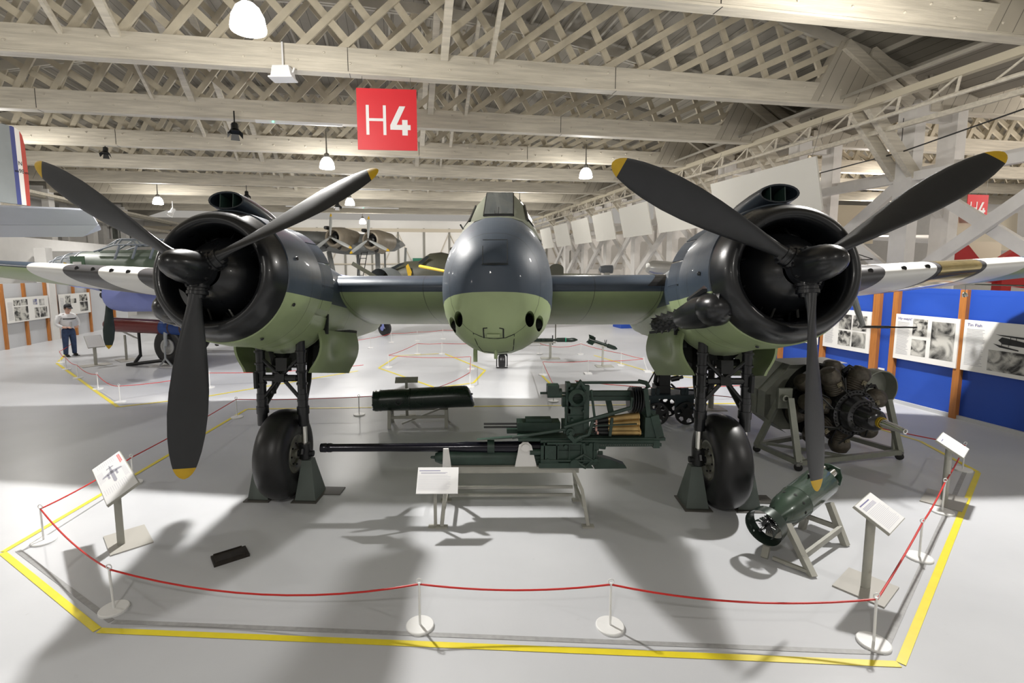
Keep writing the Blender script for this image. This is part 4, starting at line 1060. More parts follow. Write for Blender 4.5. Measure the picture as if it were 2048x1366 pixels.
# jacking stands under the axles
def jack(px, py, lb, w=.26):
    t = thing('jack_stand', lb, 'stand', (px, py, 0), -AYAW)
    g = MB()
    g.prism([(-w / 2, -.16, 0), (w / 2, -.16, 0), (w / 2, .2, 0), (-w / 2, .2, 0)], (0, 0, .01))
    b0 = [Vector(p) for p in ((-w / 2, -.15, .01), (w / 2, -.15, .01), (w / 2, .2, .01), (-w / 2, .2, .01))]; t0 = [Vector(p) for p in ((-.06, -.06, .49), (.06, -.06, .49), (.06, .06, .49), (-.06, .06, .49))]
    g.loft([b0, t0], cap=True); g.build('body', M_JACK, t, ang=10)
    g = MB(); g.box((0, 0, .005), (w + .06, .42, .01)); g.box((w * .5 + .12 if px > 0 else w * .5 + .1, .15, .006), (.28, .22, .012)); g.build('base_plate', mat('plate_dark', (.10, .095, .085), .5), t)
for s in (-1, 1):
    hub = HC + AM @ Vector((s * S2, 0, 0)); hd = Vector((math.sin(AYAW), math.cos(AYAW), 0)); rt = Vector((math.cos(AYAW), -math.sin(AYAW), 0))
    a = Vector((hub.x, hub.y, 0)) + hd * 1.366 - rt * s * .10
    for q in (-1, 1):
        p = a + rt * q * .30
        jack(p.x, p.y, {(-1, -1): 'grey-green steel jack stand on the outer side of the left wheel', (-1, 1): 'grey-green jack stand on the inner side of the left wheel, beside a dark floor plate', (1, -1): 'grey-green steel jack stand on the inner side of the right wheel', (1, 1): 'grey-green jack stand between the right wheel and the green torpedo part'}[(s, q)])
# ================================================================= rope barriers
def stanchion(x, y, lb, h=.375, group='white rope stanchions', ring=True, lean=(0, 0), square=False):
    t = thing('rope_stanchion', lb, 'rope post', (x, y, 0), 0, group)
    g = MB()
    if square: g.box((0, 0, .015), (.2, .2, .03))
    else: g.lathe([(0, .112), (.016, .112), (.021, .106), (.021, .0)], (0, 0, 0), (0, 0, 1), 28, cap=False); g.lathe([(0, 0), (0, .112)], (0, 0, .0005), (0, 0, 1), 28)
    g.build('base', M_WHITE2, t)
    top = Vector((lean[0], lean[1], h)); g = MB(); g.tube([(0, 0, .02), top], .0095, 8); g.build('pole', M_WHITE2, t)
    if ring:
        g = MB(); g.tube([top + Vector((math.cos(a) * .022, 0, .012 + math.sin(a) * .022)) for a in [2 * PI * k / 12 for k in range(13)]], .0045, 6, cap=False); g.build('hook', M_WHITE2, t)
    return t
def rope(name, pts, lb, sag=.05, r=.0078, sags=None):
    out = []
    for i, (a, b) in enumerate(zip(pts, pts[1:])):
        a = Vector(a); b = Vector(b); s = sags[i] if sags else sag * (b - a).length / 1.5
        for k in range(12):
            t = k / 12; p = a.lerp(b, t); p.z -= s * 4 * t * (1 - t); out.append(p)
    out.append(Vector(pts[-1])); g = MB(); g.tube(out, r, 6)
    return tag(g.build(name, M_RED), lb, 'rope')
front = [(-4.68, 5.03, 'white rope stanchion at the far left corner beyond the lectern'), (-3.14, 3.944, 'white rope stanchion in front of the left lectern, at the left bend of the tape'),
         (-.532, 3.731, 'front white rope stanchion under the gun, left of centre'), (.986, 3.715, 'front white rope stanchion right of centre, below the gun stand'),
         (2.943, 3.525, 'white rope stanchion at the bottom right corner of the tape'), (4.259, 4.654, 'white rope stanchion right of the green torpedo part text lectern'),
         (5.33, 5.586, 'white rope stanchion in front of the farther right lectern'), (6.724, 6.807, 'white rope stanchion at the far right end of the tape, by the second lectern')]
LEAN = {1: (-.01, 0), 4: (-.008, 0)}
for i, (x, y, lb) in enumerate(front): stanchion(x, y, lb, lean=LEAN.get(i, (0, 0)))
back = [(-4.74, 6.48, 'white rope stanchion just behind the left lectern board'), (-4.83, 9.51, 'thin white rope stanchion by the base of the left propeller, behind the wheel'), (-2.49, 9.65, 'thin rope stanchion left of the green canister stand'), (3.71, 10.28, 'white rope stanchion behind the cart wheels under the right wing')]
back[1] = (-4.83, 9.51, 'rope stanchion seen between the left wheel leg and the propeller blade')
for x, y, lb in back: stanchion(x, y, lb)
H_ = .362
P3 = lambda p: (p[0], p[1], H_)
chain = [P3(back[2]), P3(back[1]), P3(back[0]), P3(front[0])] + [P3(p) for p in front[1:]]
rope('barrier_rope', chain, 'long red barrier rope looping round the warplane and its exhibits', sags=[.02, .02, .03, .07, .155, .05, .085, .02, .03, .03])
rope('barrier_rope', [(2.0, 11.0, H_), (3.71, 10.28, H_), (7.2, 10.9, H_)], 'red rope passing behind the cart and the radial engine', sags=[.02, .03])
rope('barrier_rope', [P3(front[7]), (5.2, 9.3, .36), (3.71, 10.28, H_)], 'short red rope running back from the far right stanchion beside the engine', sags=[.03, .02])
# enclosures behind
encl = [(-13.3, 15.5), (-12.2, 14.4), (-10.9, 13.2), (-9.4, 11.95), (-7.95, 10.68), (-6.74, 12.05)]
el = ['white rope stanchion at the feet of the man in the cap', 'second stanchion of the left enclosure, right of the man', 'third stanchion of the left enclosure, under the grey lectern', 'fourth stanchion of the left enclosure', 'stanchion at the near corner of the left enclosure', 'stanchion right of the lower left propeller blade']
for (x, y), lb in zip(encl, el): stanchion(x, y, lb)
rope('barrier_rope', [(-14.5, 17.5, H_)] + [(x, y, H_) for x, y in encl] + [(-3.2, 13.0, H_)], 'red rope of the enclosure in front of the parked lavender aircraft', sags=[.03, .06, .06, .08, .08, .05, .06])
e2 = [(-2.83, 14.48), (-2.3, 16.83), (-1.46, 16.81), (-.41, 14.2), (-.37, 11.98)]
for (x, y), lb in zip(e2, ['stanchion at the left corner of the small empty enclosure behind the canister', 'rear left stanchion of the small enclosure under the wing', 'rear right stanchion of the small enclosure under the wing', 'stanchion left of the tail wheel', 'stanchion just behind the right end of the green canister']): stanchion(x, y, lb)
rope('barrier_rope', [(-.37, 11.98, H_), (-.41, 14.2, H_), (-2.83, 14.48, H_), (-2.3, 16.83, H_), (-1.46, 16.81, H_), (1.0, 17.5, H_)], 'red rope of the small enclosure left of the tail wheel', sags=[.02, .05, .03, .02, .06])
rope('barrier_rope', [(-2.49, 9.65, H_), (-1.2, 10.2, H_), (-.37, 11.98, H_)], 'red rope passing behind the green canister', sags=[.02, .05])
e3 = [(1.47, 10.6), (1.55, 13.34), (2.8, 13.44), (4.5, 13.7), (4.02, 14.63), (3.2, 16.6), (1.83, 16.72)]
for i, ((x, y), lb) in enumerate(zip(e3, ['stanchion just left of the gun loader', 'stanchion at the near left corner of the rocket enclosure', 'square-based stanchion in front of the small winged rocket', 'stanchion with tilted square base at the right corner of the rocket enclosure', 'stanchion right of the small winged rocket', 'stanchion behind the small winged rocket', 'stanchion behind the long rocket, by the fuselage'])): stanchion(x, y, lb, square=i in (2, 3), lean=(-.12, 0) if i == 3 else (0, 0))
rope('barrier_rope', [(1.47, 10.6, H_), (1.55, 13.34, H_), (2.8, 13.44, H_), (4.38, 13.7, H_), (4.02, 14.63, H_), (3.2, 16.6, H_), (1.83, 16.72, H_)], 'red rope round the two small rockets', sags=[.02, .03, .03, .01, .03, .12])
e4 = [(-2.72, 19.97), (-1.74, 20.52), (-3.69, 19.58), (-4.2, 18.2)]
for (x, y), lb in zip(e4, ['far stanchion under the wing, second from the fuselage', 'far stanchion under the wing, nearest the fuselage', 'far stanchion under the wing, third from the fuselage', 'far stanchion under the wing beside the left wheel door']): stanchion(x, y, lb)
rope('barrier_rope', [(-7.0, 17.2, H_), (-4.2, 18.2, H_), (-3.69, 19.58, H_), (-2.72, 19.97, H_), (-1.74, 20.52, H_), (.3, 21.5, H_)], 'far red rope under the left wing', sags=[.1, .02, .02, .02, .05])

# ================================================================= lecterns
def lectern(lb, base, size, rz, board, bw, bh, pz, tilt, group=None, kind=0, blade=True, pos_col=(0, 0)):
    """base plate centre, plate size, yaw; board centre offset, width, height, post height, tilt"""
    t = thing('information_lectern', lb, 'lectern', (base[0], base[1], 0), rz, group)
    g = MB(); g.box((0, 0, .007), (size[0], size[1], .014)); g.build('base_plate', mat('lectern_plate', (.40, .385, .35), .45), t)
    g = MB()
    if kind == 0:
        g.prism([(-.035, -.02, 0), (.045, -.035, 0), (.045, .03, 0), (.02, .035, 0), (-.035, .01, 0)], (0, 0, pz)); g.v = [(a + pos_col[0], b + pos_col[1], c + .012) for a, b, c in g.v]
    else: g.lathe([(0, .055), (pz, .055)], (pos_col[0], pos_col[1], .012), (0, 0, 1), 20, cap=True); g.v = [(a, pos_col[1] + (b - pos_col[1]) * .62, c) for a, b, c in g.v]
    g.build('post', M_SGRY, t)
    Rm = Matrix.Rotation(R(tilt), 3, 'X'); c = Vector((board[0], board[1], pz + .01))
    f = lambda x, y, z=0: c + Rm @ Vector((x, y, z))
    g = MB(); g.prism([f(-bw / 2, -bh / 2, 0), f(bw / 2, -bh / 2, 0), f(bw / 2, bh / 2, 0), f(-bw / 2, bh / 2, 0)], Rm @ Vector((0, 0, .022))); g.build('tray', M_SGRY, t)
    g = MB(); e = .006; g.prism([f(-bw / 2 + e, -bh / 2 + e, .0222), f(bw / 2 - e, -bh / 2 + e, .0222), f(bw / 2 - e, bh / 2 - e, .0222), f(-bw / 2 + e, bh / 2 - e, .0222)], Rm @ Vector((0, 0, .003))); g.build('sheet', M_TXT, t)
    return t, f
def lines(t, f, x0, x1, y0, y1, n, m=M_INK, th=.0035, z=.0256, nm='text_block', bold=False):
    g = MB()
    for i in range(n):
        y = y0 + (y1 - y0) * i / max(1, n - 1); xe = x1 - random.random() * .15 * (x1 - x0)
        g.add([f(x0, y, z), f(xe, y, z), f(xe, y + th, z), f(x0, y + th, z)], [(0, 1, 2, 3)])
    g.build(nm, m, t)
M_LINE = mat('pale_ink', (.55, .55, .6), .6)
M_TITL = mat('violet_ink', (.16, .15, .30), .6)
# left lectern: board tilted, plan-view drawing of an aircraft, red title
t, f = lectern('white lectern with an aircraft drawing on its sheet, inside the rope at left', (-3.80, 5.05), (.50, .37), R(-46.7), (.17, -.08), 1.14, .296, .762, 30.1, kind=0, pos_col=(.04, -.07))
g = MB()
for pts in ([(-.02, -.12), (.0, -.14), (.02, -.12), (.02, .02), (.006, .13), (0, .14), (-.006, .13), (-.02, .02)], [(-.13, .0), (.13, .0), (.12, .02), (.02, .045), (-.02, .045), (-.12, .02)], [(-.05, .095), (.05, .095), (.04, .11), (-.04, .11)], [(-.065, -.05), (-.04, -.05), (-.04, .02), (-.065, .02)], [(.04, -.05), (.065, -.05), (.065, .02), (.04, .02)]):
    q = Matrix.Rotation(R(14), 2); pp = [Vector((-y * 1.9 - .08, x * .75)) for x, y in pts]; g.prism([f(p.x, p.y, .0256) for p in pp], Vector((0, 0, .0008)))
g.build('aircraft_drawing', M_INK, t)
lines(t, f, -.50, -.22, .115, .10, 2, mat('red_ink', (.75, .22, .22), .6), .012, nm='title'); lines(t, f, -.1, .25, .12, .09, 4, M_LINE); lines(t, f, -.52, -.38, .06, -.10, 10, M_LINE); lines(t, f, -.30, .05, -.08, -.125, 5, M_LINE); lines(t, f, .22, .40, .08, -.12, 12, M_LINE)
# right lectern
t, f = lectern('white lectern with printed text beside the green torpedo part, front right', (3.39, 4.20), (.433, .378), R(37.8), (.02, -.04), .439, .302, .69, 29, kind=1, pos_col=(0, 0))
lines(t, f, -.17, .08, .112, .112, 1, M_TITL, .010, nm='title'); lines(t, f, -.17, .12, .09, .065, 4, M_TITL, .003); lines(t, f, -.17, .19, .045, -.12, 16, M_LINE)
t, f = lectern('white text lectern farther right, by the end of the rope', (5.62, 5.88), (.52, .38), R(40.4), (-.02, -.02), .461, .297, .69, 31, kind=1)
lines(t, f, -.16, -.02, .1, .1, 1, M_TITL, .008, nm='title'); lines(t, f, -.16, .15, .07, -.10, 12, M_LINE)
# lecterns of the left enclosure
t, f = lectern('grey lectern with a white top inside the left enclosure, under the parked propeller', (-11.85, 15.05), (.75, .5), R(50), (0, -.1), .42, .5, .72, 40, kind=0); lines(t, f, -.15, .15, .15, -.15, 8, M_LINE)
t, f = lectern('lectern turned away behind the first grey lectern, left enclosure', (-11.5, 15.9), (.7, .5), R(140), (0, -.1), .5, .5, .8, 35, kind=0)
t, f = lectern('lectern turned away behind the right landing leg, beyond the cart', (4.6, 10.0), (.5, .4), R(180), (0, -.1), .4, .3, .9, 40, kind=1)

# small white sign in front of the gun
t = thing('text_sign', 'white tilted text sign on a thin post in front of the long gun', 'sign', (-.56, 5.30, 0), 0)
g = MB(); g.box((.0, 0, .27), (.035, .02, .54)); g.box((0, 0, .005), (.16, .08, .01)); g.build('post', M_SGRY, t)
cy, cz, sl = -.05, .555, R(43.6)
ff = lambda x, y, z=0: Vector((x, cy + y * math.cos(sl) - z * math.sin(sl), cz + y * math.sin(sl) + z * math.cos(sl)))
g = MB(); g.prism([ff(-.187, -.148), ff(.26, -.148), ff(.26, .148), ff(-.187, .148)], ff(0, 0, .014) - ff(0, 0, 0)); g.build('board', M_TXT, t)
lines(t, ff, -.17, .10, .105, .105, 1, M_TITL, .008, z=.0146, nm='title'); lines(t, ff, -.15, .16, .085, .075, 2, M_TITL, .003, z=.0146); lines(t, ff, -.175, .19, .055, -.11, 14, M_LINE, .003, z=.0146)

# ================================================================= the long gun with its loader, on a white stand
GX = lambda px: 0
gs = thing('gun_stand', 'pale grey steel trestle carrying the long gun', 'stand', (.31, 5.60, 0), 0)
for sx, sy in ((-1, -1), (1, -1), (-1, 1), (1, 1)):
    g = MB(); xb = .80 * sx; g.tube([(xb + (.02 if sx > 0 else 0), sy * .32, .02), (xb * .95, sy * .25, .40), (xb * .86, sy * .10, .56)], .026, 4); g.box((xb + .02 * (sx > 0), sy * .32, .01), (.13, .07, .02)); g.build('leg', M_SGRY, gs, ang=20)
g = MB()
for sy in (-1, 1): g.box((.0, sy * .09, .575), (1.50, .04, .075)); g.box((0, sy * .09, .61), (1.52, .07, .012))
for sy in (-1, 1): g.box((0, sy * .27, .10 if sy > 0 else .30), (1.5, .03, .03)) if sy > 0 else None
g.bar((-.77, -.3, .22), (-.77, .3, .22), .03, .03); g.bar((.78, -.3, .22), (.78, .3, .22), .03, .03); g.box((0, .27, .2), (1.5, .03, .03)); g.build('top_frame', M_SGRY, gs)
g = MB(); g.prism([(.02, -.12, .61), (.27, -.12, .61), (.21, -.12, .86), (.17, -.12, .90), (.11, -.12, .90), (.07, -.12, .86)], (0, .02, 0)); g.lathe([(0, .045), (.03, .045), (.031, 0)], (.14, -.12, .845), (0, -1, 0), 16); g.build('support_bracket', M_WHITE, gs)
g = MB(); g.prism([(-.80, -.12, .61), (-.70, -.12, .61), (-.73, -.12, .83), (-.79, -.12, .83)], (0, .02, 0)); g.build('support_bracket', M_WHITE, gs)
gun = thing('heavy_cannon', 'long black-barrelled dark green cannon with automatic loader on the trestle', 'cannon', (.31, 5.60, 0), 0)
def L(x): return x - .31
g = MB(); by, bz = 0, .805
g.lathe([(L(-1.90), .0), (L(-1.90), .050), (L(-1.84), .053), (L(-1.83), .048), (L(-1.81), .052), (L(-1.78), .052), (L(-1.76), .045), (L(-1.1), .046), (L(-.95), .049), (L(-.35), .052), (L(-.22), .062), (L(.05), .065), (L(.35), .068), (L(.42), .075), (L(.85), .078), (L(.85), 0)], (0, by, bz), (1, 0, 0), 24)
g.build('barrel', mat('barrel_black', (.006, .006, .012), .16, .3), gun)
g = MB(); g.lathe([(L(.02), .085), (L(.10), .085), (L(.10), .07), (L(.02), .07), (L(.02), .085)], (0, by, bz), (1, 0, 0), 20); g.box((L(.06), 0, .73), (.07, .12, .10)); g.build('barrel_clamp', M_GGRN, gun)
g = MB(); g.lathe([(L(-.64), 0), (L(-.63), .015), (L(-.59), .018), (L(-.58), .05), (L(-.52), .075), (L(-.42), .085), (L(.55), .085), (L(.6), .075), (L(1.0), .075)], (0, 0, .685), (1, 0, 0), 20)
g.box((L(.2), 0, .655), (1.2, .17, .06)); g.build('recoil_cylinder', M_GGRN, gun)
g = MB()  # cradle/breech block
g.box((L(.95), 0, .72), (.62, .26, .17)); g.box((L(1.03), 0, .86), (.50, .24, .12)); g.box((L(.72), -.13, .75), (.20, .04, .24)); g.box((L(1.15), -.12, .77), (.10, .06, .2)); g.box((L(.85), -.13, .64), (.5, .05, .06))
g.prism([(L(1.25), -.06, .56), (L(1.62), -.06, .565), (L(1.60), -.06, .60), (L(1.45), -.06, .66), (L(1.25), -.06, .72)], (0, .12, 0))
g.tube([(L(.5), -.1, .78), (L(.74), -.1, .78)], .035, 10); g.tube([(L(1.0), -.15, .70), (L(1.12), -.16, .62), (L(1.2), -.15, .7), (L(1.1), -.15, .76), (L(1.0), -.15, .70)], .02, 6); g.lathe([(0, .05), (.05, .05)], (L(1.0), -.13, .67), (0, -1, 0), 14, cap=True)
g.tube([(L(1.1), -.14, .9), (L(1.12), -.14, .78)], .022, 8); g.build('breech', M_GGRN, gun, ang=30)
g = MB()
for x_ in (.66, .80, .94, 1.08, 1.22): g.box((L(x_), -.135, .80), (.012, .03, .20))
for x_, z_ in ((.70, .70), (.9, .86), (1.05, .66), (1.18, .88), (1.24, .70)): g.lathe([(0, .022), (.03, .022), (.03, 0)], (L(x_), -.13, z_), (0, -1, 0), 10)
g.box((L(.88), -.15, .90), (.38, .03, .02)); g.tube([(L(.62), -.15, .70), (L(1.28), -.15, .69)], .012, 6); g.prism([(L(1.1), -.14, .60), (L(1.22), -.14, .60), (L(1.16), -.14, .68)], (0, .01, 0)); g.tube([(L(1.28), -.08, .84), (L(1.36), -.08, .83)], .03, 10); g.tube([(L(1.28), -.08, .76), (L(1.33), -.08, .76)], .022, 8)
g.build('breech_ribs', M_GGRN, gun, ang=30)
g = MB()
for z_ in (1.1, 1.2, 1.3, 1.4, 1.5): g.box((L(1.03), -.105, z_), (.2, .015, .012))
for x_, z_ in ((.97, 1.16), (1.1, 1.26), (1.12, 1.48), (.96, 1.52), (.95, 1.3)): g.lathe([(0, .02), (.03, .016), (.03, 0)], (L(x_), -.105, z_), (0, -1, 0), 8)
g.tube([(L(1.18), -.12, 1.5), (L(1.22), -.13, 1.2), (L(1.17), -.13, 1.0)], .016, 6); g.tube([(L(.9), -.13, 1.32), (L(.9), -.13, 1.05)], .014, 6); g.lathe([(0, .05), (.03, .05), (.03, .02), (.06, .02), (.06, 0)], (L(.95), -.12, 1.02), (0, -1, 0), 12)
g.build('loader_fittings', M_GGRN, gun, ang=30)
g = MB(); g.box((L(1.20), 0, .925), (1.66, .22, .035)); g.tube([(L(.62), -.1, .91), (L(1.9), -.1, .90)], .028, 10); g.prism([(L(-.1), -.05, .905), (L(.5), -.05, .93), (L(.5), -.05, .95), (L(.2), -.05, .93)], (0, .06, 0)); g.box((L(1.93), -.03, .87), (.07, .18, .09)); g.build('loader_rail', M_GGRN, gun)
g = MB(); g.box((L(1.58), -.10, .86), (.82, .02, .035)); g.build('rack', M_GGRN, gun)
g = MB()
for k in range(30): g.sphere((L(1.20 + k * .0262), -.112, .862), .006, 6, 4)
g.build('rack_teeth', M_STEEL, gun)
g = MB()  # loader frame
g.box((L(1.03), 0, 1.28), (.20, .20, .50)); g.tube([(L(1.02), -.1, 1.5), (L(1.06), -.1, 1.585), (L(1.12), -.1, 1.5)], .035, 8); g.box((L(1.13), -.10, 1.3), (.06, .06, .5)); g.lathe([(0, .1), (.06, .1), (.09, .06)], (L(1.02), -.1, 1.42), (0, -1, 0), 14); g.box((L(.93), -.05, 1.4), (.05, .1, .35))
g.prism([(L(.88), -.12, 1.0), (L(1.12), -.12, 1.0), (L(1.16), -.12, 1.12), (L(.88), -.12, 1.12)], (0, .2, 0))
g.build('loader_housing', M_GGRN, gun, ang=30)
g = MB(); g.box((L(1.45), 0, 1.435), (.62, .06, .05)); g.box((L(1.45), 0, 1.375), (.62, .04, .05)); g.bar((L(1.02), -.08, 1.575), (L(1.72), -.08, 1.575), .03, .025); g.bar((L(1.40), 0, 1.36), (L(1.46), .02, 1.13), .03, .06); g.build('loader_beam', M_GGRN, gun)
g = MB(); g.tube([(L(.88), -.14, 1.08), (L(1.62), -.14, 1.30), (L(1.635), -.14, 1.42)], .022, 8); g.tube([(L(.3), -.10, .95), (L(.9), -.12, 1.05)], .018, 8); g.tube([(L(1.0), -.15, .95), (L(1.15), -.16, 1.0), (L(1.2), -.14, 1.15)], .02, 8); g.tube([(L(.93), -.15, 1.0), (L(.99), -.15, .93), (L(1.07), -.15, .97)], .035, 8); g.build('link_arm', M_GGRN, gun)
g = MB()
for k in range(5): g.lathe([(0, .15), (.008, .15), (.008, .0)], (L(1.64 + k * .028), -.02, 1.36 + k * .0), (1, 0, -.06), 18, cap=True)
g.build('star_plates', M_DARK, gun)
g = MB(); g.tube([(L(1.74), 0, 1.57), (L(1.83), 0, 1.55), (L(1.86), 0, 1.50)], .025, 8); g.bar((L(1.80), -.06, 1.5), (L(1.86), -.06, 1.1), .04, .05); g.box((L(1.86), 0, 1.05), (.12, .2, .25)); g.bar((L(1.9), -.1, 1.2), (L(1.97), -.1, .95), .03, .09); g.prism([(L(1.7), .08, .95), (L(1.96), .08, .95), (L(1.98), .08, 1.2), (L(1.75), .08, 1.25)], (0, .02, 0)); g.build('tray_end', M_GGRN, gun)
g = MB(); g.box((L(1.5), .06, .965), (.75, .18, .02)); g.bar((L(1.42), -.12, 1.18), (L(1.40), -.12, .97), .02, .03); g.bar((L(1.2), -.125, 1.09), (L(1.7), -.125, 1.11), .012, .012); g.build('shell_tray', M_GGRN, gun)
g = MB(); g.lathe([(L(.70) , .055), (L(.86), .055)], (0, -.05, 1.45), (1, 0, 0), 12, cap=True); g.box((L(.76), -.05, 1.5), (.13, .12, .1)); g.tube([(L(.62), -.05, 1.45), (L(1.0), -.05, 1.45)], .014, 6); g.box((L(.9), -.02, 1.35), (.06, .08, .12)); g.build('drive_motor', M_GGRN, gun)
mg = thing('twin_gun', 'small dark green twin gun mount lying on the long cannon', 'gun', (.31, 5.75, .9), 0)
g = MB(); g.box((L(.62), 0, .12), (.5, .18, .10)); g.box((L(.62), 0, .18), (.3, .12, .05)); g.box((L(.5), 0, .055), (.5, .1, .05)); g.build('receiver', M_GGRN, mg)
for dz in (-.014, .026):
    g = MB(); g.tube([(L(-.02 if dz > 0 else -.02), -.04, .12 + dz), (L(.4), -.04, .12 + dz)], .012, 8); g.build('barrel', M_DARK, mg)
M_BR2 = mat('brass_worn', (.50, .34, .14), .32, .75, var=.35, vscale=10)
for i, (x0, x1, z0, z1, y) in enumerate(((1.22, 1.75, 1.125, 1.19, -.06), (1.22, 1.75, 1.075, 1.115, -.065), (1.22, 1.73, 1.03, 1.045, -.06), (1.24, 1.73, .99, .995, -.05), (1.24, 1.74, 1.10, 1.14, .04))):
    t = thing('brass_cartridge', ('topmost brass cartridge in the cannon loader tray', 'second brass cartridge from the top of the loader tray', 'third brass cartridge from the top of the loader tray', 'lowest brass cartridge in the loader tray', 'brass cartridge at the back of the loader tray')[i], 'shell', (x0, 5.60 + y, z0), 0, 'brass cartridges in the loader tray')
    d = Vector((x1 - x0, 0, z1 - z0)); g = MB(); g.lathe([(.17, .030), (.20, .036), (.48, .042), (.505, .042), (.507, .048), (.52, .048), (.52, 0)], (0, 0, 0), d, 18); g.build('case', M_BR2, t)
    g = MB(); g.lathe([(-.02, 0), (.0, .016), (.06, .026), (.16, .030), (.18, .030)], (0, 0, 0), d, 14); g.build('projectile', M_DARK, t)
    g = MB(); g.lathe([(.025, .0215), (.025, .023), (.045, .026), (.045, .0245)], (0, 0, 0), d, 14); g.build('marking_band', mat('band_pale', (.6, .35, .3), .5), t)

# ================================================================= green canister on a trestle with a sign behind
cs_ = thing('canister_stand', 'pale wooden trestle under the dark green canister', 'stand', (-1.22, 9.0, 0), R(3))
for x in (-.52, .50):
    g = MB(); g.bar((x, -.22, 0), (x, -.15, .32), .06, .06); g.bar((x, .22, 0), (x, .15, .32), .06, .06); g.bar((x, -.17, .22), (x, .17, .22), .04, .06); g.build('leg', M_SGRY, cs_)
g = MB(); g.bar((-.52, -.18, .20), (.5, -.18, .20), .03, .05); g.bar((-.52, .15, .26), (.5, .15, .26), .03, .05); g.bar((-.3, -.17, .08), (.5, .15, .30), .03, .03); g.build('rail', M_SGRY, cs_)
ca = thing('supply_canister', 'dark green ribbed canister with a slanted right end, on the trestle', 'canister', (-1.12, 9.0, .31), R(3))
g = MB(); g.lathe([(-.92, 0), (-.92, .17), (-.90, .19), (-.86, .195), (-.82, .19), (-.80, .197), (-.77, .19), (-.40, .192), (-.28, .196), (-.27, .20), (-.25, .20), (-.24, .196)], (0, 0, .19), (1, 0, .035), 32); rings_ = []
for x, off_ in ((-.24, 0), (.5, 0)): rings_.append([Vector((x, .197 * math.cos(a), .19 + x * .035 + .197 * math.sin(a))) for a in [2 * PI * k / 32 for k in range(32)]])
for sc_, dx in ((1, 0), (.96, .04), (.85, .06), (.6, .075), (.05, .08)): rings_.append([Vector((.80 - .07 * math.sin(a) * sc_ + dx, .197 * sc_ * math.cos(a), .215 + .197 * sc_ * math.sin(a))) for a in [2 * PI * k / 32 for k in range(32)]])
g.loft(rings_, cap=True); g.build('shell', M_DGRN, ca)
g = MB()
for k in range(8): a = 2 * PI * k / 8 + .2; g.sphere((-.91, math.cos(a) * .17, .16 + math.sin(a) * .17), .02, 8, 6)
g.build('rim_lugs', M_DGRN, ca)
g = MB(); g.lathe([(0, .055), (.01, .055), (.012, .035), (.004, .03)], (-.45, -.188, .17), (0, -1, .1), 18); g.lathe([(0, .02), (.05, .015), (.05, 0)], (.84, -.02, .26), (1, 0, 0), 8); g.build('filler_cap', M_DARK, ca)
t = thing('text_sign', 'grey sign seen from behind, standing beyond the green canister', 'sign', (-1.53, 9.55, 0), 0)
g = MB(); g.box((0, 0, .36), (.05, .03, .72)); g.box((0, 0, .005), (.3, .2, .01)); g.build('post', M_SGRY, t)
g = MB(); g.prism([(-.22, -.02, .665), (.22, -.02, .675), (.22, .06, .77), (-.22, .06, .765)], (0, .02, -.01)); g.build('board', M_SGRY, t)

# ================================================================= torpedo tail on a wooden trestle
TD = (Vector((3.90, 5.42, .55)) - Vector((2.80, 4.72, .32))).normalized()
T0 = Vector((2.71, 4.66, .315))
tt = thing('torpedo_section', 'dark green torpedo body with a ring and small toothed propellers, on a wooden trestle', 'torpedo', T0, 0)
xx = TD.cross(Vector((0, 0, 1))).normalized(); zz = xx.cross(TD)
g = MB(); g.lathe([(.13, .04), (.20, .07), (.34, .125), (.42, .150), (.62, .160), (.63, .165), (.64, .162), (1.17, .162), (1.18, .155), (1.18, 0)], (0, 0, 0), TD, 36, ref=xx); g.build('body', mat('torpedo_green', (.055, .085, .063), .25, .15, var=.35, vscale=5, rvar=.08, coat=.3), tt)
g = MB(); g.lathe([(.01, .172), (.0, .180), (.10, .172), (.13, .168), (.13, .162), (.10, .164), (.01, .172)], (0, 0, 0), TD, 40, ref=xx); g.build('shroud_ring', mat('ring_green', (.022, .035, .028), .28, .3, coat=.3), tt)
for a in (.3, .3 + PI / 2, .3 + PI, .3 + 3 * PI / 2):
    d_ = xx * math.cos(a) + zz * math.sin(a); e_ = TD.cross(d_); g = MB(); g.prism([TD * .10 + d_ * .155, TD * .30 + d_ * .09, TD * .24 + d_ * .06, TD * .12 + d_ * .06], e_ * .006); g.build('fin', M_DGRN, tt)
for d0, r_ in ((.06, .085), (.13, .075)):
    g = MB()
    for k in range(20):
        a = 2 * PI * k / 20; 
        if (k // 5) % 2 == (0 if d0 < .1 else 1) and False: continue
        d_ = xx * math.cos(a) + zz * math.sin(a); e_ = TD.cross(d_); g.prism([TD * d0 + d_ * .03 - e_ * .006, TD * d0 + d_ * .03 + e_ * .006, TD * d0 + d_ * r_ + e_ * .008], TD * .008)
    g.lathe([(d0 - .005, 0), (d0 - .005, .045), (d0 + .02, .045), (d0 + .02, 0)], (0, 0, 0), TD, 14, ref=xx); g.build('toothed_propeller', M_DARK, tt)
g = MB(); g.tube([TD * -.06, TD * .2], .012, 8); g.build('shaft', M_DARK, tt)
g = MB()
for a, q in ((1.9, .50), (1.25, .52), (.6, .52), (2.7, .52), (.0, .5)): d_ = xx * math.cos(a) + zz * math.sin(a); g.lathe([(0, .016), (.002, .0)], TD * q + d_ * .157, d_, 12)
g.build('drain_hole', BPRT, tt)
g = MB(); d_ = zz; c_ = TD * .93 + d_ * .16; g.bar(c_ - TD * .03, c_ - TD * .03 + d_ * .035, .02, .01); g.bar(c_ + TD * .03, c_ + TD * .03 + d_ * .035, .02, .01); g.bar(c_ - TD * .04 + d_ * .035, c_ + TD * .04 + d_ * .035, .02, .01); g.build('lifting_lug', M_DARK, tt)
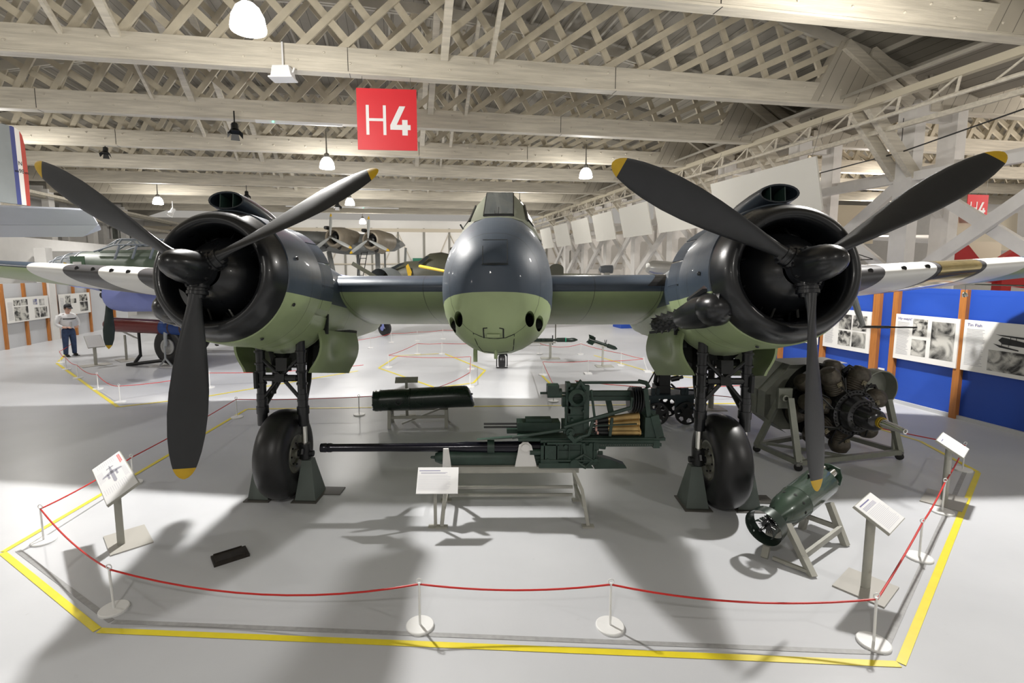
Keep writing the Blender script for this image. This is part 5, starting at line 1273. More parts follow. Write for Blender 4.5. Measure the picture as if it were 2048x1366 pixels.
for i, (a, b) in enumerate(((.045, .05), (-.05, .055), (-.06, -.045), (.05, -.05))):
    c_ = TD * 1.18 + xx * a + zz * b; g = MB(); g.lathe([(0, .043), (.16, .043), (.17, .035), (.19, .03), (.19, 0)], c_, TD, 16, cap=True); o = g.build('gas_bottle', M_CHR if i < 2 else M_STEEL, tt)
g = MB(); pts = [TD * 1.36 + xx * x + zz * z for x, z in ((-.10, .10), (0, .125), (.10, .10), (.12, 0), (.10, -.10), (-.10, -.10), (-.12, 0))]; g.prism(pts, TD * .012); g.build('end_plate', mat('end_plate_green', (.02, .05, .03), .3), tt)
st_ = thing('torpedo_stand', 'pale grey wooden trestle under the green torpedo body', 'stand', (3.2, 4.78, 0), 0)
O = Vector((3.2, 4.78, 0))
legs = [((2.74, 4.66, 0), (2.93, 4.88, .30)), ((3.02, 4.35, 0), (2.97, 4.70, .33)), ((3.47, 5.23, 0), (3.50, 5.17, .38)), ((3.70, 4.88, 0), (3.62, 5.05, .38))]
for a, b in legs: g = MB(); g.bar(Vector(a) - O, Vector(b) - O, .06, .06); g.build('leg', M_SGRY, st_)
g = MB(); g.bar(Vector((2.98, 4.47, .12)) - O, Vector((3.67, 4.93, .16)) - O, .03, .06); g.bar(Vector((2.82, 4.75, .12)) - O, Vector((3.49, 5.2, .2)) - O, .03, .06); g.bar(Vector((2.80, 4.62, .03)) - O, Vector((3.02, 4.37, .03)) - O, .03, .03); g.bar(Vector((3.48, 5.2, .16)) - O, Vector((3.67, 4.93, .16)) - O, .03, .05); g.build('rail', M_SGRY, st_)

# ================================================================= radial engine on a wheeled frame
EC = Vector((5.22, 7.05, .80)); ED = Vector((.12, -.99, -.03)).normalized()   # shaft direction
ex_ = ED.cross(Vector((0, 0, 1))).normalized(); ez_ = ex_.cross(ED) * 1
re_ = thing('radial_engine', 'large dark radial aero engine with a bare shaft, mounted on the wheeled frame', 'engine', (EC.x, EC.y, 0), 0)
Z = Vector((0, 0, EC.z))
M_ENGB = mat('engine_black', (.012, .012, .014), .22, .2, var=.3, vscale=6, coat=.4)
M_CYL = mat('cylinder_brown', (.10, .085, .065), .5, .3, var=.5, vscale=16, bump=.3, bscale=40)
g = MB(); g.lathe([(-.30, 0), (-.30, .28), (-.05, .30), (.05, .30), (.06, .33), (.12, .33), (.13, .27), (.17, .27), (.25, .23), (.27, .17), (.46, .15), (.50, .12), (.52, .07), (.53, 0)], Z, ED, 36, ref=ex_); ce = g.build('crankcase', M_ENGB, re_)
g = MB()
for k in range(36): a = 2 * PI * k / 36; d_ = ex_ * math.cos(a) + ez_ * math.sin(a); g.lathe([(0, .011), (.02, .009), (.021, 0)], Z + ED * .12 + d_ * .305, ED, 6)
for k in range(20): a = 2 * PI * k / 20; d_ = ex_ * math.cos(a) + ez_ * math.sin(a); g.lathe([(0, .009), (.02, .008), (.021, 0)], Z + ED * .255 + d_ * .19, ED, 6)
tag(g.build('case_nuts', M_DARK, ce), kind='stuff')
g = MB(); g.lathe([(.50, .075), (.56, .075), (.56, .065)], Z, ED, 20, ref=ex_, mis=None); o = g.build('thrust_collar', mat('collar_yellow', (.45, .30, .02), .4, .4), re_); o['label'] = 'yellow collar at the root of the shaft'
g = MB(); g.lathe([(.55, .058), (.62, .058), (.64, .05), (.74, .048), (.75, .042), (.82, .042), (.83, .036), (.88, .034), (.88, .02), (.85, .018), (.85, 0)], Z, ED, 20, ref=ex_); g.build('propeller_shaft', M_CHR, re_)
for row, off_, r0 in ((0, -.10, 0.2), (1, -.34, 0.2 + PI / 7)):
    for k in range(7):
        a = 2 * PI * k / 7 + r0; d_ = ex_ * math.cos(a) + ez_ * math.sin(a); c_ = Z + ED * off_
        g = MB(); pr = [(.24, .10)] + [(.27 + j * .016, .128 if j % 2 else .118) for j in range(14)] + [(.53, .14), (.57, .14), (.61, .12), (.65, .10), (.67, .05), (.67, 0)]
        g.lathe(pr, c_, d_, 20, ref=ED); cy_ = g.build('cylinder', M_CYL, re_)
        g = MB(); b_ = c_ + d_ * .44 + ED * .128; e_ = d_.cross(ED); g.prism([b_ - d_ * .035 - e_ * .035, b_ + d_ * .035 - e_ * .035, b_ + d_ * .035 + e_ * .035, b_ - d_ * .035 + e_ * .035], ED * .012); g.lathe([(.012, .028), (.022, .022), (.022, 0)], b_, ED, 12); o = g.build('inspection_plate', mat('plate_buff', (.16, .14, .09), .5, .4), cy_)
        g = MB(); g.tube([c_ + d_ * .3 + e_ * .12 + ED * .05, c_ + d_ * .45 + e_ * .16 + ED * .02, c_ + d_ * .58 + e_ * .10], .014, 6); g.tube([c_ + d_ * .58 - e_ * .09, c_ + d_ * .60 - e_ * .16 - ED * .05, c_ + d_ * .5 - e_ * .17 - ED * .1], .03, 8); g.build('pipe', M_DARK, cy_)
g = MB(); g.lathe([(-.62, .30), (-.45, .30), (-.45, .55), (-.47, .58), (-.62, .58), (-.62, .3)], Z, ED, 28, ref=ex_); g.build('rear_case', M_DARK, re_)
g = MB()
for k in range(7): a = 2 * PI * k / 7 + .2; d_ = ex_ * math.cos(a) + ez_ * math.sin(a); g.tube([Z + ED * .17 + d_ * .24, Z + ED * .10 + d_ * .36, Z - ED * .02 + d_ * .46], .010, 6); g.tube([Z + ED * .1 + d_ * .33, Z + ED * .02 + (d_ * math.cos(.25) + d_.cross(ED) * math.sin(.25)) * .5], .012, 6)
g.tube([Z + ED * .26 + ez_ * .2 + ex_ * -.05, Z + ED * .36 + ez_ * .22, Z + ED * .45 + ez_ * .16 + ex_ * .08], .007, 6); g.build('ignition_harness', M_DARK, re_)
# wheeled frame
fr = thing('engine_trolley', 'grey-green wheeled steel frame holding the radial engine', 'trolley', (5.15, 7.3, 0), 0)
O = Vector((5.15, 7.3, 0)); M_TR = mat('trolley_grey', (.24, .25, .21), .45, .15, var=.2, vscale=6)
# corner points on floor: back-left, front-left, front-right, back-right
BL, FL, FR, BR = Vector((4.22, 7.55, .12)), Vector((4.40, 6.80, .12)), Vector((6.15, 7.20, .12)), Vector((5.75, 8.15, .12))
g = MB(); g.bar(BL - O, FL - O, .06, .07); g.bar(FL - O, FR - O, .06, .07); g.bar(FR - O, BR - O, .06, .07); g.bar(BL - O, BR - O, .06, .07); g.bar(BL + (BR - BL) * .1 - O, FL + (FR - FL) * .5 - O, .04, .04); g.build('base_frame', M_TR, fr)
LP = Vector((4.38, 7.28, .95)); RP = Vector((6.02, 7.50, .85))
for a, b, w_ in ((BL, LP, .09), (FL, LP + Vector((.07, -.12, 0)), .08), (FR, RP + Vector((.1, -.05, .0)), .08), (BR, RP + Vector((.05, .1, 0)), .07)):
    g = MB(); g.bar(a - O, b - O, w_, w_ * .8); g.build('leg', M_TR, fr)
g = MB(); g.prism([FR + Vector((-.10, 0, 0)) - O, FR + Vector((.05, .02, -.02)) - O, FR + (RP - FR) * .35 - O + Vector((.02, 0, 0))], (.01, .05, 0)); g.prism([FL + Vector((.14, .02, 0)) - O, FL - O, FL + (LP - FL) * .3 - O], (.01, .05, 0)); g.build('gusset', M_TR, fr)
g = MB()
bx_ = -ex_ if ex_.x > 0 else ex_      # towards screen left/back
e1 = Vector((ED.y, -ED.x, 0)).normalized(); e1 = e1 if e1.x > 0 else -e1
bc = Vector((EC.x, EC.y, 0)) - ED * .45 - O; bc.z = 0
pts = lambda k: [bc + e1 * x + Vector((0, 0, z)) - ED * k for x, z in ((-.98, 1.0), (-.66, 1.32), (-.60, 1.40), (.35, 1.40), (.62, 1.2), (.62, .5), (.2, .3), (-.60, .35), (-.98, .62))]
g.prism(pts(.15), -ED * .02); g.prism([pts(.15)[0], pts(.15)[1], pts(.15)[2], pts(.50)[2], pts(.50)[1], pts(.5)[0]], (-e1 * .01)); g.add([pts(.0)[1], pts(.0)[2], pts(.45)[2], pts(.45)[1]], [(0, 1, 2, 3)])
for i_, j_ in ((0, 1), (1, 2), (2, 3), (7, 8), (8, 0)): p_ = pts(-.02); q_ = pts(.45); g.add([p_[i_], p_[j_], q_[j_], q_[i_]], [(0, 1, 2, 3)])
g.build('backing_box', M_TR, fr, ang=10)
g = MB(); g.lathe([(0, .05), (.06, .05), (.07, .03)], LP - O + Vector((0, -.06, 0)), (.1, -1, 0), 12); g.box(LP - O + Vector((.04, -.02, -.02)), (.2, .06, .3)); g.build('bearing_block', M_TR, fr)
rc = Vector((6.02, 7.55, 1.0)) - O
g = MB(); g.lathe([(-.12, .29), (.06, .29), (.06, .275), (-.10, .275), (-.12, .27), (-.12, 0)], rc, ED, 32); o = g.build('end_ring', M_TR, fr)
for i, c in enumerate((BL, FL, FR, BR)):
    g = MB(); c0 = c - O; g.lathe([(-.02, .045), (-.015, .055), (.015, .055), (.02, .045), (.02, 0), (-.02, 0), (-.02, .045)], Vector((c0.x, c0.y, .055)), (.5, .8, 0), 16); w_ = g.build('castor', M_RUB, fr)
    g = MB(); g.box((c0.x, c0.y, .10), (.08, .06, .05)); g.bar((c0.x - .02, c0.y + .03, .1), (c0.x - .02, c0.y + .03, .05), .01, .05); g.build('castor_fork', M_STEEL, w_)

# ================================================================= small cart with disc wheels behind the gun
ct = thing('wheeled_carriage', 'small dark blue-green carriage with pierced disc wheels and a gun head', 'carriage', (3.35, 9.2, 0), 0)
M_CART = mat('cart_blue_green', (.012, .028, .035), .5, var=.3, vscale=6)
g = MB(); g.box((.12, 0, .51), (1.15, .5, .07)); g.box((.30, -.2, .38), (.34, .04, .34)); g.box((-.25, -.2, .42), (.16, .04, .1)); 
for x in (-.28, -.2, .26, .33, .52): g.box((x, -.2, .60), (.06, .06, .14 + .05 * (x > .5)))
g.build('chassis', M_CART, ct)
for i, (x, y, r_) in enumerate(((-.22, -.28, .21), (-.24, .26, .2), (.33, -.26, .215), (.15, .24, .2))):
    g = MB(); n = 40; z0 = r_
    # disc with holes: rim, hub and spokes between round holes
    g.lathe([(-.02, r_ * .82), (-.02, r_), (.02, r_), (.02, r_ * .82), (-.02, r_ * .82)], (x, y, z0), (0, 1, 0), 32); g.lathe([(-.02, .0), (-.02, r_ * .42), (.02, r_ * .42), (.02, 0)], (x, y, z0), (0, 1, 0), 20)
    for k in range(6):
        a = 2 * PI * k / 6 + .3; d_ = Vector((math.cos(a), 0, math.sin(a))); e_ = Vector((-math.sin(a), 0, math.cos(a))); c0 = Vector((x, y - .015, z0))
        g.prism([c0 + d_ * r_ * .38 - e_ * r_ * .22, c0 + d_ * r_ * .62 - e_ * r_ * .10, c0 + d_ * r_ * .86 - e_ * r_ * .24, c0 + d_ * r_ * .86 + e_ * r_ * .24, c0 + d_ * r_ * .62 + e_ * r_ * .10, c0 + d_ * r_ * .38 + e_ * r_ * .22], (0, .03, 0))
    g.build('wheel', M_DARK, ct)
g = MB(); g.box((-.06, 0, .62), (.26, .25, .14)); g.box((-.03, 0, .78), (.20, .2, .22)); g.box((-.02, 0, .92), (.24, .18, .08)); g.lathe([(0, .05), (.14, .05), (.15, .03), (.22, .03)], (.1, -.05, .80), (1, 0, .2), 10, cap=True); g.tube([(-.16, 0, .9), (-.18, 0, .75), (-.12, 0, .62)], .035, 8); g.tube([(.05, -.1, .66), (.35, -.12, .62), (.5, -.1, .60)], .015, 6); g.tube([(.12, 0, .7), (.2, 0, .62)], .02, 6); g.build('gun_head', M_DARK, ct)
t = thing('slanting_rod', 'thin black rod slanting up from the loader to the right wheel door', 'rod', (2.93, 9.0, 0), 0)
g = MB(); g.tube([(-.02, 0, .62), (.72, .6, 1.55)], .014, 6); g.tube([(-.02, 0, 0), (-.02, 0, .64)], .014, 6); g.build('rod', M_DARK, t)

# ================================================================= the two small rockets
t = thing('rocket', 'long thin dark rocket with a green band on a pedestal, right of the fuselage', 'rocket', (2.10, 15.85, 0), 0)
g = MB(); g.lathe([(-1.4, .055), (.35, .055), (.37, .035), (.44, .035), (.50, .07), (.95, .075), (1.05, .06), (1.14, .02), (1.15, 0)], (-.3, 0, .60), (1, 0, 0), 16, cap=True); b_ = g.build('body', M_DGRN, t)
g = MB(); g.lathe([(.75, .077), (.77, .077)], (-.3, 0, .60), (1, 0, 0), 16); o = g.build('green_band', mat('bright_green', (.0, .5, .25), .5), b_)
g = MB(); g.box((.05, 0, .60), (.03, .05, .30)); g.build('clip', M_DARK, t)
g = MB(); g.box((-.4, 0, .52), (1.1, .1, .05)); g.box((-.02, 0, .26), (.07, .07, .5)); g.box((-.02, 0, .01), (.6, .3, .02)); g.build('pedestal', M_SGRY, t)
t = thing('rocket', 'small finned rocket pointing down to the right on a thin pedestal', 'rocket', (3.44, 14.5, 0), 0)
d = Vector((.8, 0, -.28)).normalized(); c0 = Vector((-.02, 0, .67))
g = MB(); g.lathe([(-.42, .04), (.15, .045), (.17, .065), (.38, .06), (.46, .02), (.46, 0)], c0, d, 14, cap=True); g.build('body', M_DGRN, t)
for k in range(4):
    a = PI / 4 + k * PI / 2; q = Vector((0, 1, 0)) * math.cos(a) + d.cross(Vector((0, 1, 0))) * math.sin(a); g = MB(); g.prism([c0 - d * .40, c0 - d * .22, c0 - d * .28 + q * .17, c0 - d * .44 + q * .17], d.cross(q) * .008); g.build('fin', M_DGRN, t)
g = MB()
for k in (-1, 1): g.bar(c0 + d * .1, c0 + d * .1 + Vector((k * .03, 0, .15)), .015, .015)
g.build('lug', M_DARK, t)
g = MB(); g.box((0, 0, .34), (.05, .05, .66)); g.box((.05, 0, .008), (.5, .35, .016)); g.bar(c0 - d * .25 - Vector((0, 0, .06)), c0 + d * .1 - Vector((0, 0, .06)), .1, .03); g.build('pedestal', M_SGRY, t)

# ---- old plates lying on the floor
t = thing('floor_tray', 'two dark rusty plates lying on the floor between the lectern and the left wheel', 'plate', (-2.55, 4.72, 0), R(37))
g = MB(); g.box((0, 0, .012), (.32, .20, .024)); o = g.build('lower_plate', mat('rusty_plate', (.035, .028, .022), .5, .3, var=.5, vscale=14), t)
g = MB(); g.box((-.01, -.015, .034), (.26, .17, .02)); g.box((-.01, -.095, .046), (.26, .01, .01)); g.box((-.01, .065, .046), (.26, .01, .01)); g.build('upper_plate', MATS['rusty_plate'], t)
# ---- blue bench far behind
t = thing('bench_block', 'low bright blue block on the floor beyond the right wing', 'bench', (7.9, 24.6, 0), BY)
g = MB(); g.box((0, 0, .24), (3.0, .9, .48)); g.build('box', M_BLUE, t)
g = MB(); g.box((0, 0, .5), (3.04, .94, .03)); g.build('lid', M_BLUE, t)
# ================================================================= person
def skin_body(name, chains, m, parent, sub=2):
    """chains: list of lists of (x,y,z,r); first vertex of each later chain may repeat an existing point to join there"""
    vs, es, rs = [], [], []
    def idx(p):
        for i, v in enumerate(vs):
            if (Vector(v) - Vector(p[:3])).length < 1e-4: return i
        vs.append(p[:3]); rs.append(p[3]); return len(vs) - 1
    for c in chains:
        ii = [idx(p) for p in c]
        es += list(zip(ii, ii[1:]))
    me = bpy.data.meshes.new(name); me.from_pydata(vs, es, []); o = bpy.data.objects.new(name, me); COL.objects.link(o)
    md = o.modifiers.new('skin', 'SKIN'); md.use_smooth_shade = True
    for i, r in enumerate(rs):
        r = r if isinstance(r, tuple) else (r, r); me.skin_vertices[0].data[i].radius = r
    me.skin_vertices[0].data[0].use_root = True
    s = o.modifiers.new('sub', 'SUBSURF'); s.levels = sub; s.render_levels = sub
    bpy.context.view_layer.update()
    dg = bpy.context.evaluated_depsgraph_get(); me2 = bpy.data.meshes.new_from_object(o.evaluated_get(dg)); o.modifiers.clear(); o.data = me2
    me2.materials.clear(); me2.materials.append(m); o.parent = parent
    me2.polygons.foreach_set('use_smooth', [True] * len(me2.polygons)); return o
SKIN = mat('skin', (.55, .33, .25), .5)
pm = thing('person', 'man in a black cap, white and grey pullover and blue jeans reading a lectern', 'person', (-14.0, 16.75, 0), R(-25))
# facing +x locally; head bent forward
head = [[(0.03, 0, 1.40, .06), (.05, 0, 1.47, .058), (.085, 0, 1.555, (.085, .095)), (.11, 0, 1.63, (.09, .10)), (.10, 0, 1.69, (.075, .085))], [(.085, 0, 1.555, (.085, .095)), (.15, 0, 1.545, .05)]]
skin_body('body', [[(0, 0, .95, .12), (.02, 0, 1.15, .14), (.02, 0, 1.33, .13), (.03, 0, 1.40, .06), (.05, 0, 1.47, .058), (.085, 0, 1.55, (.088, .092)), (.115, 0, 1.63, (.090, .10)), (.10, 0, 1.69, (.07, .08))],
    [(.085, 0, 1.55, (.088, .092)), (.155, 0, 1.54, .045)],
    [(.02, 0, 1.33, .13), (.0, .2, 1.36, .06), (-.02, .27, 1.18, .05), (.03, .29, 1.06, .042), (.16, .2, .99, .035), (.24, .13, .99, .034)],
    [(.02, 0, 1.33, .13), (.0, -.2, 1.36, .06), (-.02, -.27, 1.18, .05), (.03, -.29, 1.06, .042), (.16, -.2, .99, .035), (.24, -.13, .99, .034)]], SKIN, pm)
for q in (-1, 1):   # hands resting on the belt: palm with four fingers and a thumb
    w0 = Vector((.24, q * .13, .99)); ch = []
    for k in range(4): ch.append([(*w0, .030), (w0.x + .05, w0.y - q * .02 + (k - 1.5) * .02, w0.z + .01, .013), (w0.x + .085 - abs(k - 1.3) * .008, w0.y - q * .04 + (k - 1.5) * .021, w0.z - .01, .010), (w0.x + .095 - abs(k - 1.3) * .008, w0.y - q * .05 + (k - 1.5) * .02, w0.z - .035, .009)])
    ch.append([(*w0, .030), (w0.x + .03, w0.y - q * .045, w0.z + .02, .012), (w0.x + .06, w0.y - q * .06, w0.z + .015, .010)])
    skin_body('hand', ch, SKIN, pm, 1)
SW = mat('pullover_white', (.66, .66, .67), .8); JN = mat('blue_jeans', (.03, .055, .13), .8, var=.4, vscale=14)
skin_body('pullover', [[(-.01, 0, .98, (.215, .18)), (.03, 0, 1.10, (.235, .205)), (.02, 0, 1.26, (.225, .185)), (.0, 0, 1.38, (.17, .14)), (.02, 0, 1.45, (.085, .08))],
    [(.0, 0, 1.38, (.17, .14)), (-.01, .20, 1.37, .085), (-.03, .29, 1.20, .078), (.0, .31, 1.08, .066), (.15, .21, .995, .052)],
    [(.0, 0, 1.38, (.17, .14)), (-.01, -.20, 1.37, .085), (-.03, -.29, 1.20, .078), (.0, -.31, 1.08, .066), (.15, -.21, .995, .052)]], SW, pm)
g = MB(); g.lathe([(-.02, .215), (.012, .22)], (.03, 0, 1.28), (0, 0, 1), 24); o = g.build('black_chest_band', M_DARK, pm)
g = MB(); g.lathe([(-.12, .232), (.02, .236), (.09, .226)], (.035, 0, 1.13), (0, 0, 1), 24, a0=-PI * 1.0, a1=PI * .0); o = g.build('grey_front', mat('heather_grey', (.45, .46, .49), .8), pm)
skin_body('jeans', [[(0, 0, .98, (.19, .165)), (0, 0, .88, (.19, .17)), (0, .10, .78, .115), (.0, .12, .5, .088), (-.02, .13, .12, .07), (-.02, .13, .06, .072)], [(0, 0, .88, (.19, .17)), (0, -.10, .78, .115), (.02, -.12, .5, .088), (.02, -.14, .12, .07), (.02, -.14, .06, .072)]], JN, pm)
for q in (-1, 1):
    g = MB(); g.sphere((.05 + (.02 if q < 0 else -.02), q * .135, .045), .06, 12, 8, (2.0, .85, .75)); g.box((.05, q * .135, .012), (.26, .1, .022)); g.build('shoe', M_DARK, pm)
g = MB(); rr = []
g.lathe([(0, .108), (.05, .106), (.09, .085), (.115, .045), (.12, 0)], (.10, 0, 1.655), (-.3, 0, 1), 20); g.prism([(.17, -.08, 1.66), (.29, -.055, 1.61), (.31, 0, 1.605), (.29, .055, 1.61), (.17, .08, 1.66)], (.005, 0, .012)); g.build('cap', mat('cap_black', (.012, .012, .016), .7), pm)
g = MB(); g.lathe([(0, .100), (.05, .102)], (.085, 0, 1.60), (-.3, 0, 1), 18); g.build('hair', mat('hair_brown', (.05, .03, .02), .8), pm)
g = MB()
for q in (-1, 1): g.sphere((.155, q * .035, 1.605), .011, 8, 6)
g.build('eyes', M_DARK, pm)
g = MB(); g.sphere((.185, 0, 1.575), .02, 8, 6, (1, .7, 1.4)); g.build('nose', SKIN, pm)
g = MB()
for q in (-1, 1): g.sphere((.08, q * .095, 1.59), .028, 8, 6, (.6, .4, 1.1))
g.build('ears', SKIN, pm)

# ================================================================= parked lavender-bellied bomber behind the left wing
bm_ = thing('bomber', 'parked green-topped, lavender-bellied bomber with a glazed nose, behind the left wing', 'aircraft', (-9.35, 15.6, 0), R(-9))
M_BOM = two_tone('bomber_paint', '5B6B5C', '7B86BE', 2.5, rough=.5); M_LAV = mat('lavender_paint', (.20, .235, .52), .5, var=.1)
def bring(x, w, zt_, zb, n=24): return [Vector((x, w * math.cos(2 * PI * k / n), (zt_ + zb) / 2 + (zt_ - zb) / 2 * math.sin(2 * PI * k / n))) for k in range(n)]
# x local: nose at -3.3
g = MB(); g.loft([bring(-3.35, .56, 3.46, 2.3), bring(-2.6, .62, 3.5, 2.15), bring(-1.6, .66, 3.5, 2.0), bring(0, .7, 3.5, 1.8), bring(3.0, .6, 3.4, 1.9), bring(4.7, .3, 3.2, 2.4)], cap=True); g.build('fuselage', M_BOM, bm_)
NR = [(-4.75, .04, 3.06, 3.0), (-4.62, .17, 3.18, 2.84), (-4.3, .33, 3.31, 2.58), (-3.85, .47, 3.41, 2.4), (-3.36, .555, 3.455, 2.3)]
g = MB(); g.loft([bring(*a) for a in NR], cap=True); g.build('nose_glazing', M_GLASS, bm_)
g = MB(); MF = mat('frame_pale', (.42, .45, .50), .4)
for a in NR[1:]:
    r_ = bring(*a); g.tube(r_ + [r_[0]], .028, 6, cap=False)
for k in (0, 3, 6, 9, 12, 15, 21): g.tube([bring(*a)[k] for a in NR], .022, 6)
g.build('nose_frame', MF, bm_)
g = MB(); g.box((-3.05, -.60, 2.95), (.5, .03, .7)); g.build('green_door', mat('door_green', (.10, .17, .11), .5), bm_)
g = MB(); g.box((-3.05, -.62, 2.98), (.3, .01, .3)); g.build('door_window', M_TXT, bm_)
g = MB(); pts0 = [(-2.6, 3.46), (-1.9, 3.80), (-1.75, 3.82), (-.5, 3.80), (.5, 3.5)]
g.loft([[Vector((x, y, z if abs(y) < .3 else 3.42 + (z - 3.42) * .55)) for x, z in pts0] for y in (-.45, -.28, .28, .45)], closed=False, cap=False); g.build('cockpit_glazing', M_GLASS, bm_)
g = MB()
for y in (-.45, -.28, .28, .45): g.tube([(x, y, (z if abs(y) < .3 else 3.42 + (z - 3.42) * .55)) for x, z in pts0], .025, 6)
for x, z in pts0[1:-1]: g.tube([(x, -.45, 3.42 + (z - 3.42) * .55), (x, -.28, z), (x, .28, z), (x, .45, 3.42 + (z - 3.42) * .55)], .025, 6)
for x in (-1.7, -1.1, -.5): g.tube([(x, -.64, 3.2), (x, -.45, 3.6)], .035, 6)
g.build('cockpit_frame', mat('frame_blue_grey', (.16, .19, .23), .5), bm_)
# wings and both engines
def wsec(y, x0, c, z, t): return [Vector((x0 + p.y, y, z + p.z)) for p in section(0, 0, c, 0, t)]
M_BW = mat('bomber_wing_under', (.19, .225, .50), .5)
g = MB(); g.loft([wsec(-.6, .3, 3.6, 2.25, .5), wsec(-2.2, .5, 3.2, 2.4, .42), wsec(-4.6, 1.0, 2.3, 2.6, .26)], cap=True); g.build('wing', M_BW, bm_)
g = MB(); g.loft([wsec(.6, .3, 3.6, 2.25, .5), wsec(5, 1.0, 2.3, 2.6, .3)], cap=True); g.build('wing', M_BW, bm_)
for yy, a0_ in ((-2.1, -6), (2.3, 4)):
    g = MB(); g.lathe([(-.35, .36), (-.3, .42), (0, .47), (.8, .47), (1.8, .40), (2.6, .2), (2.7, 0)], (0, yy, 2.22), (1, 0, .02), 28); en = g.build('engine_nacelle', M_LAV, bm_)
    g = MB(); g.lathe([(-.34, 0), (-.34, .35)], (0, yy, 2.22), (1, 0, 0), 20); g.build('engine_face', M_DARK, en)
    pp = MB(); pp.lathe([(-.3, 0), (-.25, .1), (0, .14), (.1, .14)], (-.45, yy, 2.2), (1, 0, 0), 16); po = pp.build('propeller', M_DARK, bm_)
    for a in (R(a0_), R(a0_ + 120), R(a0_ + 240)):
        rr = []; d_ = Vector((0, math.sin(a), -math.cos(a))); e_ = Vector((.62, math.cos(a) * .78, math.sin(a) * .78)); n_ = d_.cross(e_)
        for r_, c_, t_ in ((.1, .12, .1), (.5, .18, .06), (.95, .27, .04), (1.2, .24, .03), (1.36, .16, .02), (1.42, .08, .015), (1.46, .02, .005)):
            rr.append([Vector((-.5, yy, 2.2)) + d_ * r_ + e_ * (math.cos(2 * PI * j / 10) * c_ / 2) + n_ * (math.sin(2 * PI * j / 10) * t_ / 2) for j in range(10)])
        g = MB(); g.loft(rr, cap=True, mfun=lambda i, k: 1 if i >= 4 else 0); g.build('blade', [mat('blade_green_black', (.012, .025, .022), .4), M_YTIP], po)
# wheels and struts
for i, (wx, wy) in enumerate(((-.05, -.55), (-1.1, 1.7))):
    g = MB(); g.lathe([(-.16, .25)] + [(math.sin(PI * k / 12 - PI / 2) * .20, .38 + .2 * max(0, math.cos(PI * k / 12 - PI / 2)) ** .7) for k in range(13)] + [(.16, .25)], (wx, wy, .58), (.1, 1, 0), 36); wo = g.build('wheel', M_RUB, bm_)
    g = MB(); g.lathe([(-.19, 0), (-.19, .06), (-.17, .08), (-.17, .17), (-.19, .19), (-.19, .24), (-.1, .25)], (wx, wy, .58), (.1, 1, 0), 24); g.build('hub', mat('hub_pale', (.42, .42, .40), .4), wo)
    g = MB(); g.tube([(wx, wy - .26, .60), (wx + .05, wy - .26, 1.5)], .05, 10); g.tube([(wx + .02, wy - .26, .9), (wx + .3, wy - .2, 1.5)], .03, 8); g.tube([(wx, wy - .3, .62), (wx, wy - .3, .25), (wx - .2, wy - .3, .02)], .03, 6); g.tube([(wx, wy - .3, .25), (wx + .2, wy - .3, .02)], .03, 6); g.build('undercarriage_leg', mat('leg_grey', (.40, .42, .42), .4), bm_)
    g = MB(); g.box((wx, wy - .1, .012), (.9, .7, .02)); g.build('drip_tray', M_WHITE, bm_)
to = thing('torpedo', 'maroon and blue torpedo slung under the lavender bomber', 'torpedo', (-9.9, 15.0, 1.15), R(-9))
g = MB(); g.lathe([(-1.75, 0), (-1.72, .12), (-1.6, .2), (-1.45, .22), (.25, .22)], (0, 0, .03), (1, 0, -.03), 24); g.build('warhead', mat('maroon', (.13, .012, .012), .3, coat=.3), to)
g = MB(); g.lathe([(.25, .222), (2.4, .222), (2.9, .12), (3.1, .03)], (0, 0, .03), (1, 0, -.03), 24); g.build('body', mat('torpedo_blue', (.01, .05, .22), .35), to)
g = MB()
for x in (.55, .95): g.lathe([(x, .226), (x + .05, .226)], (0, 0, .03), (1, 0, -.03), 24)
g.build('strap', mat('strap_brown', (.08, .04, .03), .6), to)
g = MB(); g.tube([(-.6, 0, 0), (-.6, 0, -.9), ], .04, 8); g.tube([(-.9, -.2, -1.12), (.6, .1, -.95)], .05, 8); g.tube([(-.9, .1, -1.1), (-.6, 0, -.85)], .05, 8); g.build('trolley_arm', M_DARK, to)

# ================================================================= silver biplane tail at the upper left
bt = thing('silver_aircraft_tail', 'silver aircraft tail with blue, white and red rudder stripes at the top left', 'aircraft', (-8.4, 8.9, 0), 0)
O = Vector((-8.4, 8.9, 0)); M_SIL = mat('doped_silver', (.21, .23, .235), .45, .25, var=.12, vscale=3)
M_SIL2 = mat('silver_underside', (.50, .52, .58), .5, .1, var=.06, vscale=2)
# stabiliser: span towards the camera side, seen from below
def stab(pts, z, th): 
    g = MB(); g.prism([Vector((x, y, z)) - O for x, y in pts], (0, 0, th)); return g
zs = 3.72
def slab(g, A_, B_, th, mi=0):
    """quad strip between two polylines of equal length, thickened downwards"""
    n = len(A_); A_ = [Vector(p) - O for p in A_]; B_ = [Vector(p) - O for p in B_]; dz = Vector((0, 0, th))
    g.loft([A_, B_, [p - dz for p in B_], [p - dz for p in A_], A_], closed=False, cap=False, mi=mi)
g = MB(); slab(g, [(-10.2, 8.8, 4.02), (-8.42, 8.9, 3.99), (-7.22, 8.9, 3.94), (-6.95, 9.0, 3.93)], [(-10.6, 9.5, 3.75), (-9.02, 9.5, 3.74), (-7.5, 9.5, 3.73), (-7.2, 9.5, 3.73)], .03)
g.prism([Vector(p) - O for p in ((-6.95, 9.0, 3.90), (-7.2, 9.5, 3.71), (-7.5, 9.5, 3.71))], (0, 0, .03)); tp_ = g.build('stabiliser', M_SIL2, bt)
